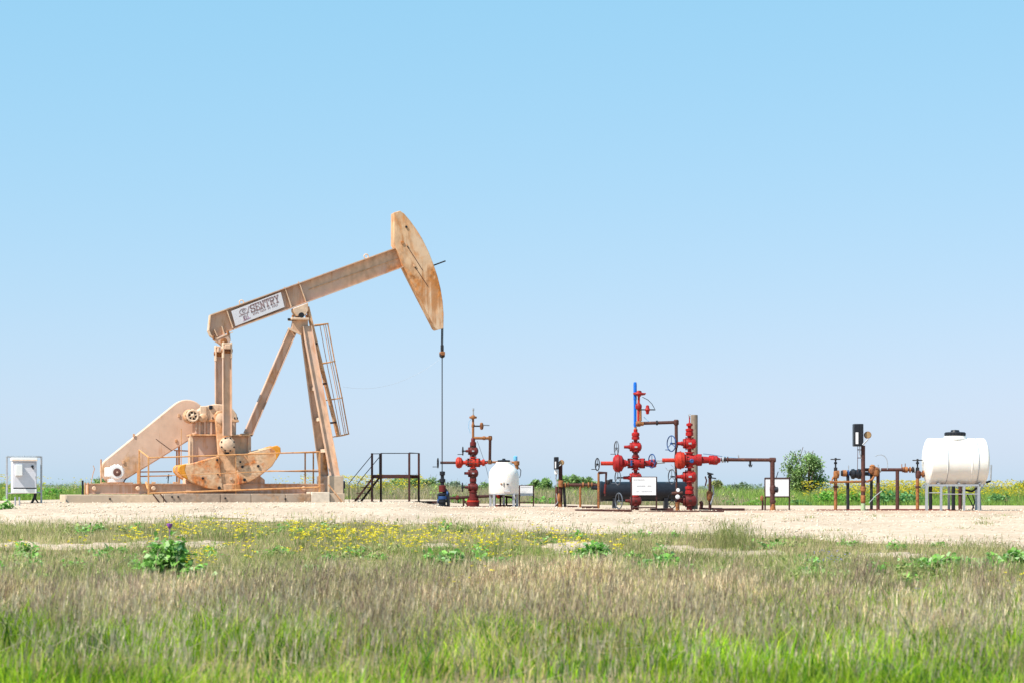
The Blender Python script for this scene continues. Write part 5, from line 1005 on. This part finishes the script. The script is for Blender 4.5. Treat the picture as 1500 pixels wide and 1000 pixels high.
# 5 broad-leaved plants
def leafcloud(cx, cy, cz, rx, ry, rz, n, L, cols, flat=.5):
    u = rng.normal(0, 1, (n, 3)); u /= np.linalg.norm(u, axis=1)[:, None]; r = rng.random(n)**.45
    c = np.stack([cx+u[:, 0]*rx*r, cy+u[:, 1]*ry*r, cz+np.abs(u[:, 2])*rz*r], -1)
    a = rng.random(n)*6.28; tilt = rng.normal(.1, flat, n); d = np.stack([np.cos(a)*np.cos(tilt), np.sin(a)*np.cos(tilt), np.sin(tilt)], -1); s = np.stack([-np.sin(a), np.cos(a), rng.normal(0, .4, n)], -1)
    l = L*(.6+.8*rng.random(n)); w = l*(.28+.2*rng.random(n)); dr = np.stack([0*l, 0*l, -.25*l], -1)
    V = np.stack([c, c+d*(l*.5)[:, None]+s*w[:, None], c+d*l[:, None]+dr, c+d*(l*.5)[:, None]-s*w[:, None]], 1).reshape(-1, 3); i = np.arange(n)*4
    col = np.array(cols)[rng.integers(0, len(cols), n)]*(.7+.6*rng.random((n, 1))); return V, np.stack([i, i+1, i+2, i+3], -1), None, np.repeat(col, 4, 0)
GL = [(.18, .40, .06), (.25, .47, .10), (.30, .50, .15), (.12, .30, .05), (.34, .48, .22)]
PL = [('big leafy thistle plant with a purple flower in the left foreground', 250, Yof(846), .58, .5, .80, 820), ('leafy green foot of the thistle plant beside yellow flowers', 287, Yof(856), .36, .4, .34, 300),
      ('wide bright green leafy plant on the sand below the black vessel', 885, Yof(822), .66, .6, .36, 760), ('low green leafy plant right of the wide bright green one', 968, Yof(838), .58, .5, .30, 480), ('green leafy plant at the right end of the brown grass', 1008, Yof(850), .35, .4, .2, 130), ('small green leafy plant left of the centre sand', 650, Yof(826), .55, .5, .24, 360),
      ('tiny leafy plant on sand left of the thistle', 172, Yof(812), .32, .4, .18, 110), ('long pale green leafy plant at the right grass edge', 1405, Yof(834), 1.0, .7, .26, 700), ('bright leafy plant at the far right grass edge', 1482, Yof(830), .6, .5, .34, 420), ('leafy weed at the left edge of the photo', 2, Yof(850), .25, .4, .3, 110), ('low leafy weed in the grass left of centre', 470, Yof(840), .4, .4, .14, 110), ('grey green leafy weed in the right grass', 1185, Yof(846), .5, .5, .16, 150), ('low leafy weed on gravel at far left', 4, 53.5, .4, .5, .28, 120), ('single green sprig in the left grass', 38, Yof(812), .2, .3, .34, 70), ('small leafy weed left of the brown tussocks', 715, Yof(826), .5, .5, .14, 140)]
for lab, px, Y, rx, ry, rz, n in PL:
    X = (px-750)/F*Y; Z = gz(X, Y)
    e = bpy.data.objects.new('leafy_plant', None); C.objects.link(e); e.location = (X, Y, Z); tag(e, lab, 'plant', 'broad-leaved plants in the near grass')
    sub = []
    for k in range(9):
        q = rng.random()*6.28; r_ = .25+.85*rng.random(); zz = max(0, 1-r_**2*.75)
        sub.append(leafcloud(rx*.75*r_*math.cos(q), ry*.75*r_*math.sin(q), .02+rz*zz*rng.random()*.45, rx*.30, ry*.30, rz*(.25+.45*zz), int(n*.115), .12, GL, .7))
    o = npmesh('leaves', *join(sub), LEAF, e)
    b = MB()
    for k in range(6): q = k*1.05; b.tube([(0, 0, -.05), (rx*.3*math.cos(q), ry*.3*math.sin(q), rz*.6)], .007, 5)
    b.build('stems', mat('stem_green', (.12, .2, .06), .7) if k == 99 else LEAFSTEM if 'LEAFSTEM' in globals() else globals().setdefault('LEAFSTEM', mat('stem_green', (.12, .2, .06), .7)), e)
    if 'purple' in lab:
        b = MB(); b.lathe((.0, -.1, rz+.02), (0, 0, 1), [(.012, 0), (.03, .02), (.045, .05), (.05, .08), (.02, .085)], 10); b.tube([(0, -.05, .1), (0, -.1, rz+.03)], .007, 5); b.build('purple_flower', mat('thistle_purple', (.28, .08, .35), .7), e)
lw = []
for k in range(330):
    Y_ = 30+17*rng.random(); X_ = (rng.random()*2-1)*(Y_*.28+1)
    if Y_ > float(pad_front(np.array(X_)))-.6 or float(gapf(np.array([X_]), np.array([Y_]))[0]) > .1 or float(vnoise(X_, Y_, .3, 61)) < .42: continue
    cs = GL if rng.random() < .45 else [(.30, .36, .12), (.36, .38, .15), (.22, .30, .08)]
    lw.append(leafcloud(X_, Y_, gz(X_, Y_)+.02, .12+.22*rng.random(), .15+.2*rng.random(), 0.10+.20*rng.random(), int(rng.integers(30, 90)), .08, cs, .6))
tag(npmesh('low_weeds', *join(lw), LEAF), 'small leafy weeds mixed through the low grass', 'weeds', kind='stuff')
# 6 weeds behind the pad
BW = [(.42, .35, .23), (.38, .33, .17), (.48, .41, .27), (.28, .31, .11), (.35, .28, .20)]
x, y = scatter(80000, 77, 118, 1.7, .29, 2); n = len(x); grn = sm(.42, .62, vnoise(x, y, .13, 31)-.10+.33*sm(7, 13, x)+.22*sm(-9, -15, x)+.25*(1-sm(77, 78.5, y))); z_ = gzn(x, y)
pi = np.where(rng.random(n) < grn, rng.choice([5, 6, 7], n), rng.integers(0, 5, n)); pal = np.array(BW+[(.24, .38, .07), (.32, .46, .08), (.19, .3, .07)]); col = pal[pi]*(.75+.5*rng.random((n, 1)))
hmul = sm(77, 82, y); h = (.25+.50*hmul*(.5+.6*vnoise(x, y, .5, 32)))*(.55+.7*rng.random(n))
tag(npmesh('pasture_grass', *blades(np.stack([x, y, z_], -1), h, .010+.012*rng.random(n), .1+.4*rng.random(n), rng.random(n)*6.28, rng.random(n)*3.14, col), GRASS), 'tall brown and green pasture grass behind the gravel pad', 'grass', kind='stuff')
x, y = scatter(30000, 118, 330, 1.4, .28, 4); n = len(x); col = np.array(BW+[(.15, .22, .06)]*3)[rng.integers(0, 8, n)]*(.75+.5*rng.random((n, 1)))
tag(npmesh('far_pasture_grass', *blades(np.stack([x, y, np.full(n, -.22)], -1), (.35+.4*rng.random(n)), .05+.05*rng.random(n), .1+.4*rng.random(n), rng.random(n)*6.28, rng.random(n)*3.14, col), GRASS), 'distant brown green pasture reaching to the horizon', 'grass', kind='stuff')
yf = []
for px, Y, sx, n in ((525, 82, 1.2, 700), (550, 86, .6, 130), (595, 86, .5, 120), (8, 80, .6, 120), (80, 84, .7, 70), (40, 83, .5, 60), (1300, 82, .9, 700), (1345, 83, .7, 450), (1235, 81, .8, 330), (1440, 82, 1.2, 520), (1490, 82, .8, 420), (1395, 83, 1.2, 330), (1270, 85, .8, 120)): yf += patch(px, Y, sx, 1.3, n)
flowers('far_yellow_wildflowers', 'yellow wildflowers in the pasture behind the pad', yf, .045, (.60, .50, .03), hh=.74)
wp = []
for k in range(330):
    Y_ = 78.5+rng.random()*14; px = rng.choice([rng.uniform(1150, 1520), rng.uniform(1150, 1520), rng.uniform(-20, 130), rng.uniform(480, 660), rng.uniform(660, 1150)]); hh_ = (.25+.65*rng.random()**1.5)*(.75 if 660 < px < 1150 else 1); X_ = (px-750)/F*Y_
    cs = [(.30, .42, .09), (.22, .36, .08), (.40, .44, .10)] if rng.random() < .65 else [(.30, .30, .14), (.40, .36, .18)]
    wp.append(leafcloud(X_, Y_, gz(X_, Y_)+.05, .16+.2*rng.random(), .2, hh_, 50, .085, cs, .8))
tag(npmesh('tall_weeds', *join(wp), LEAF), 'uneven tall leafy weeds along the back of the gravel pad', 'weeds', kind='stuff')
def weedclump(lab, px, Y, w, h, n, cols, L=.14):
    X = (px-750)/F*Y; e = bpy.data.objects.new('weed_clump', None); C.objects.link(e); e.location = (X, Y, gz(X, Y)); tag(e, lab, 'plant', 'weed clumps along the back of the pad')
    npmesh('leaves', *leafcloud(0, 0, 0, w, w*.7, h, n, L, cols, .6), LEAF, e)
G2L = [(.17, .40, .05), (.23, .45, .07), (.12, .30, .05)]; DKL = [(.09, .24, .07), (.14, .31, .10), (.18, .36, .13)]
for lab, px, Y, w, h, n, c in (('bright green weed clump left of the rusty orange valve post', 1215, 78.5, .75, .62, 500, G2L), ('bright green weed clump behind the chart recorder post', 1250, 79, .55, .55, 300, G2L), ('dark green leafy weed clump behind the meter run posts', 1305, 78.5, .9, .7, 520, DKL), ('dark green leafy weed clump left of the large white tank', 1335, 79, .6, .62, 320, DKL), ('green weed clump right of the large white tank', 1462, 79, .7, .5, 300, DKL),
      ('leafy weed clump behind the foot of the weathered red stack', 668, 77.6, .55, .35, 240, G2L), ('leafy weed clump behind the white notice board by the domed tank', 797, 77.6, .75, .28, 260, G2L), ('low leafy weed clump right of the rusty valve post', 1070, 78, .5, .22, 150, G2L), ('low leafy weed clump left of the stub pipe', 1103, 78, .5, .22, 150, G2L), ('low dark weed clump right of the blank white board', 1172, 77.6, .45, .24, 160, DKL), ('leafy weed clump under the domed white tank', 740, 77.8, .6, .3, 200, G2L), ('green weed clump behind the control cabinet', 45, 79, .8, .5, 300, G2L), ('green weed clump between cabinet and concrete base', 78, 79, .5, .5, 200, G2L)): weedclump(lab, px, Y, w, h, n, c)
# 7 shrubs and trees
def tree(name, lab, px, Y, wpx, top, n, cols, L, seed, cat='tree', sparse=.5, nb=9, grp='trees beyond the pasture'):
    r = random.Random(seed); X = (px-750)/F*Y; Z = gz(X, Y); k = Y/F; w = wpx*k/2; H = CAM_Z+(HZ-top)*k-Z
    e = bpy.data.objects.new(name, None); C.objects.link(e); e.location = (X, Y, Z); tag(e, lab, cat, grp)
    tr = MB(); parts = []
    nst = 4
    for b_ in range(nb):
        q = 2*math.pi*b_/nb+r.uniform(-.3, .3); rad = w*r.uniform(.30, .66); zz = H*r.uniform(.25, .80)
        if b_ < 2: rad = w*.12; zz = H*(.80-.2*b_)
        c = (rad*math.cos(q), rad*math.sin(q)*.8, zz); br = w*r.uniform(.26, .44)
        m_ = int(n/nb); u = rng.normal(0, 1, (m_, 3)); u /= np.linalg.norm(u, axis=1)[:, None]; rr = rng.random(m_)**sparse
        cc_ = np.array(c)+u*rr[:, None]*np.array([br, br, min(br*.85, H*.24)]); cc_[:, 2] = np.clip(cc_[:, 2], .05, H*1.02)
        a = rng.random(m_)*6.28; t_ = rng.normal(0, .7, m_); d = np.stack([np.cos(a)*np.cos(t_), np.sin(a)*np.cos(t_), np.sin(t_)], -1); s = np.stack([-np.sin(a), np.cos(a), rng.normal(0, .5, m_)], -1)
        l = L*(.6+.8*rng.random(m_)); V = np.stack([cc_-d*(l*.5)[:, None], cc_+s*(l*.32)[:, None], cc_+d*(l*.5)[:, None], cc_-s*(l*.32)[:, None]], 1).reshape(-1, 3); i = np.arange(m_)*4
        tone = r.uniform(.8, 1.2); col = np.array(cols)[rng.integers(0, len(cols), m_)]*tone*(.7+.6*rng.random((m_, 1))); parts.append((V, np.stack([i, i+1, i+2, i+3], -1), None, np.repeat(col, 4, 0)))
        tr.tube([(0, 0, -.1), (c[0]*.35, c[1]*.35, H*.22), (c[0]*.8, c[1]*.8, zz*.85), (c[0], c[1], zz+br*.5)], max(.02, H*.012), 5)
        for _ in range(3): tr.tube([(c[0]*.8, c[1]*.8, zz*.85), (c[0]+br*r.uniform(-.8, .8), c[1]+br*r.uniform(-.8, .8), zz+br*r.uniform(.2, 1.05))], H*.004+.004, 4)
    npmesh('crown', *join(parts), LEAF, e); tr.build('trunk', BARK, e)
SH = [(.21, .34, .10), (.26, .40, .13), (.14, .25, .07), (.32, .44, .18), (.24, .34, .16)]; FR_ = [(.23, .38, .12), (.28, .43, .14), (.19, .32, .12)]; OL = [(.29, .31, .11), (.24, .27, .10)]; GY = [(.20, .27, .18), (.16, .23, .15), (.24, .31, .21)]
tree('shrub', 'big round olive green shrub behind the blank white board', 1181, 98, 88, 655, 7000, SH, .11, 1, 'shrub', .8, 20, None)
for i, (lab, px, Y, w, top, n, cols, L) in enumerate((('green tree left of the step platform posts', 577, 165, 46, 701, 1500, FR_, .22), ('broad green tree framed by the step platform', 606, 175, 52, 697, 1800, FR_, .22), ('rounded green tree right of the step platform', 631, 170, 34, 699, 1200, SH, .22), ('pale grey green tree behind the pumping wellhead', 664, 200, 44, 704, 1000, GY, .25), ('thin green tree behind the weathered red stack', 706, 190, 30, 706, 700, FR_, .22),
      ('green tree right of the white notice board by the domed tank', 796, 170, 34, 699, 1300, FR_, .22), ('green tree left above the meter run pipe', 838, 165, 36, 695, 1400, FR_, .22), ('green tree right above the meter run pipe', 860, 168, 34, 697, 1300, SH, .22), ('olive brown rounded tree right of the rusty valve post', 1051, 150, 24, 702, 900, OL, .2), ('grey green bush below the gantry pipe', 1086, 140, 30, 705, 900, GY, .18), ('low green bush between olive tree and gantry riser', 1066, 160, 24, 710, 500, FR_, .2),
      ('dark green tree at the right edge of the photo', 1497, 150, 30, 704, 1000, FR_, .2), ('grey green bush behind the arched hose', 1322, 165, 40, 711, 800, GY, .22), ('dark bush at the left edge of the photo', 4, 150, 26, 707, 800, GY, .2), ('green bush behind the electric motor', 152, 150, 36, 698, 700, FR_, .2), ('small lone bush between cabinet and concrete base', 88, 210, 10, 711, 300, GY, .2), ('dim bush behind the sight tubes', 1450, 190, 60, 713, 900, GY, .25))):
    tree('pasture_tree', lab, px, Y, w*1.4, top, int(n*1.5), cols, L, 20+i, nb=13)
# far wood along the horizon
n = 26000; x = (rng.random(n)*2-1)*330; y = 700+rng.random(n)*250; hh = .9+1.5*vnoise(x, 0*x, .05, 41)*vnoise(x, 0*x, .3, 42)*1.6; z = -.2+hh*rng.random(n)**.7; a = rng.random(n)*6.28; l = .6*(.6+.8*rng.random(n))
c = np.stack([x, y, z], -1); d = np.stack([np.cos(a), np.sin(a), rng.normal(0, .5, n)], -1); s = np.stack([-np.sin(a), np.cos(a), rng.normal(0, .7, n)], -1)
V = np.stack([c-d*(l*.5)[:, None], c+s*(l*.4)[:, None], c+d*(l*.5)[:, None], c-s*(l*.4)[:, None]], 1).reshape(-1, 3); i = np.arange(n)*4
tag(npmesh('far_wood', V, np.stack([i, i+1, i+2, i+3], -1), None, np.repeat(np.array([(.16, .22, .17), (.19, .25, .17), (.15, .21, .18)])[rng.integers(0, 3, n)], 4, 0), LEAF), 'low bluish tree line far off along the horizon', 'wood', kind='stuff')
# fence posts far behind
FN = Thing('pasture_fence', 'thin wire fence with metal posts between cabinet and concrete base', 'fence', 80, 100)
for i in range(9):
    px = -10+i*16; v = FN.p(px, 712.5); g_ = FN.g(px); FN.add('fence_post', MB().cyl((v.x, 0, g_.z-.1), (v.x, 0, v.z), .03, n=6), SHAFT)
for y_ in (713.5, 717, 721): FN.rod('wire', STEEL, [(-10, y_), (118, y_)], .008, n=5)
# 8 loose stones on the pad
n = 26000; x = rng.random(n)*34-15.5; y = 42+rng.random(n)**1.2*20; ok = (y > pad_front(x)-.3)&(np.abs(x) < .28*y); x, y = x[ok], y[ok]; n = len(x); s = .012+.022*rng.random(n)**2.2
zz = ground(x, y)+.03+.5*s
oc = np.array([(1, 0, 0), (-1, 0, 0), (0, 1, 0), (0, -1, 0), (0, 0, .7), (0, 0, -.7)]); V = np.stack([x, y, zz], -1)[:, None, :]+oc[None]*s[:, None, None]*(.6+.8*rng.random((n, 6, 1))); i = (np.arange(n)*6)[:, None, None]
ft = np.array([(0, 2, 4), (2, 1, 4), (1, 3, 4), (3, 0, 4), (2, 0, 5), (1, 2, 5), (3, 1, 5), (0, 3, 5)])[None]
col = np.array([(.60, .50, .38), (.66, .58, .47), (.50, .39, .28), (.42, .33, .25)])[rng.integers(0, 4, n)]
tag(npmesh('loose_stones', V.reshape(-1, 3), None, (i+ft).reshape(-1, 3), np.repeat(col, 6, 0), STONE), 'pale limestone stones strewn over the gravel pad', 'stones', kind='stuff')
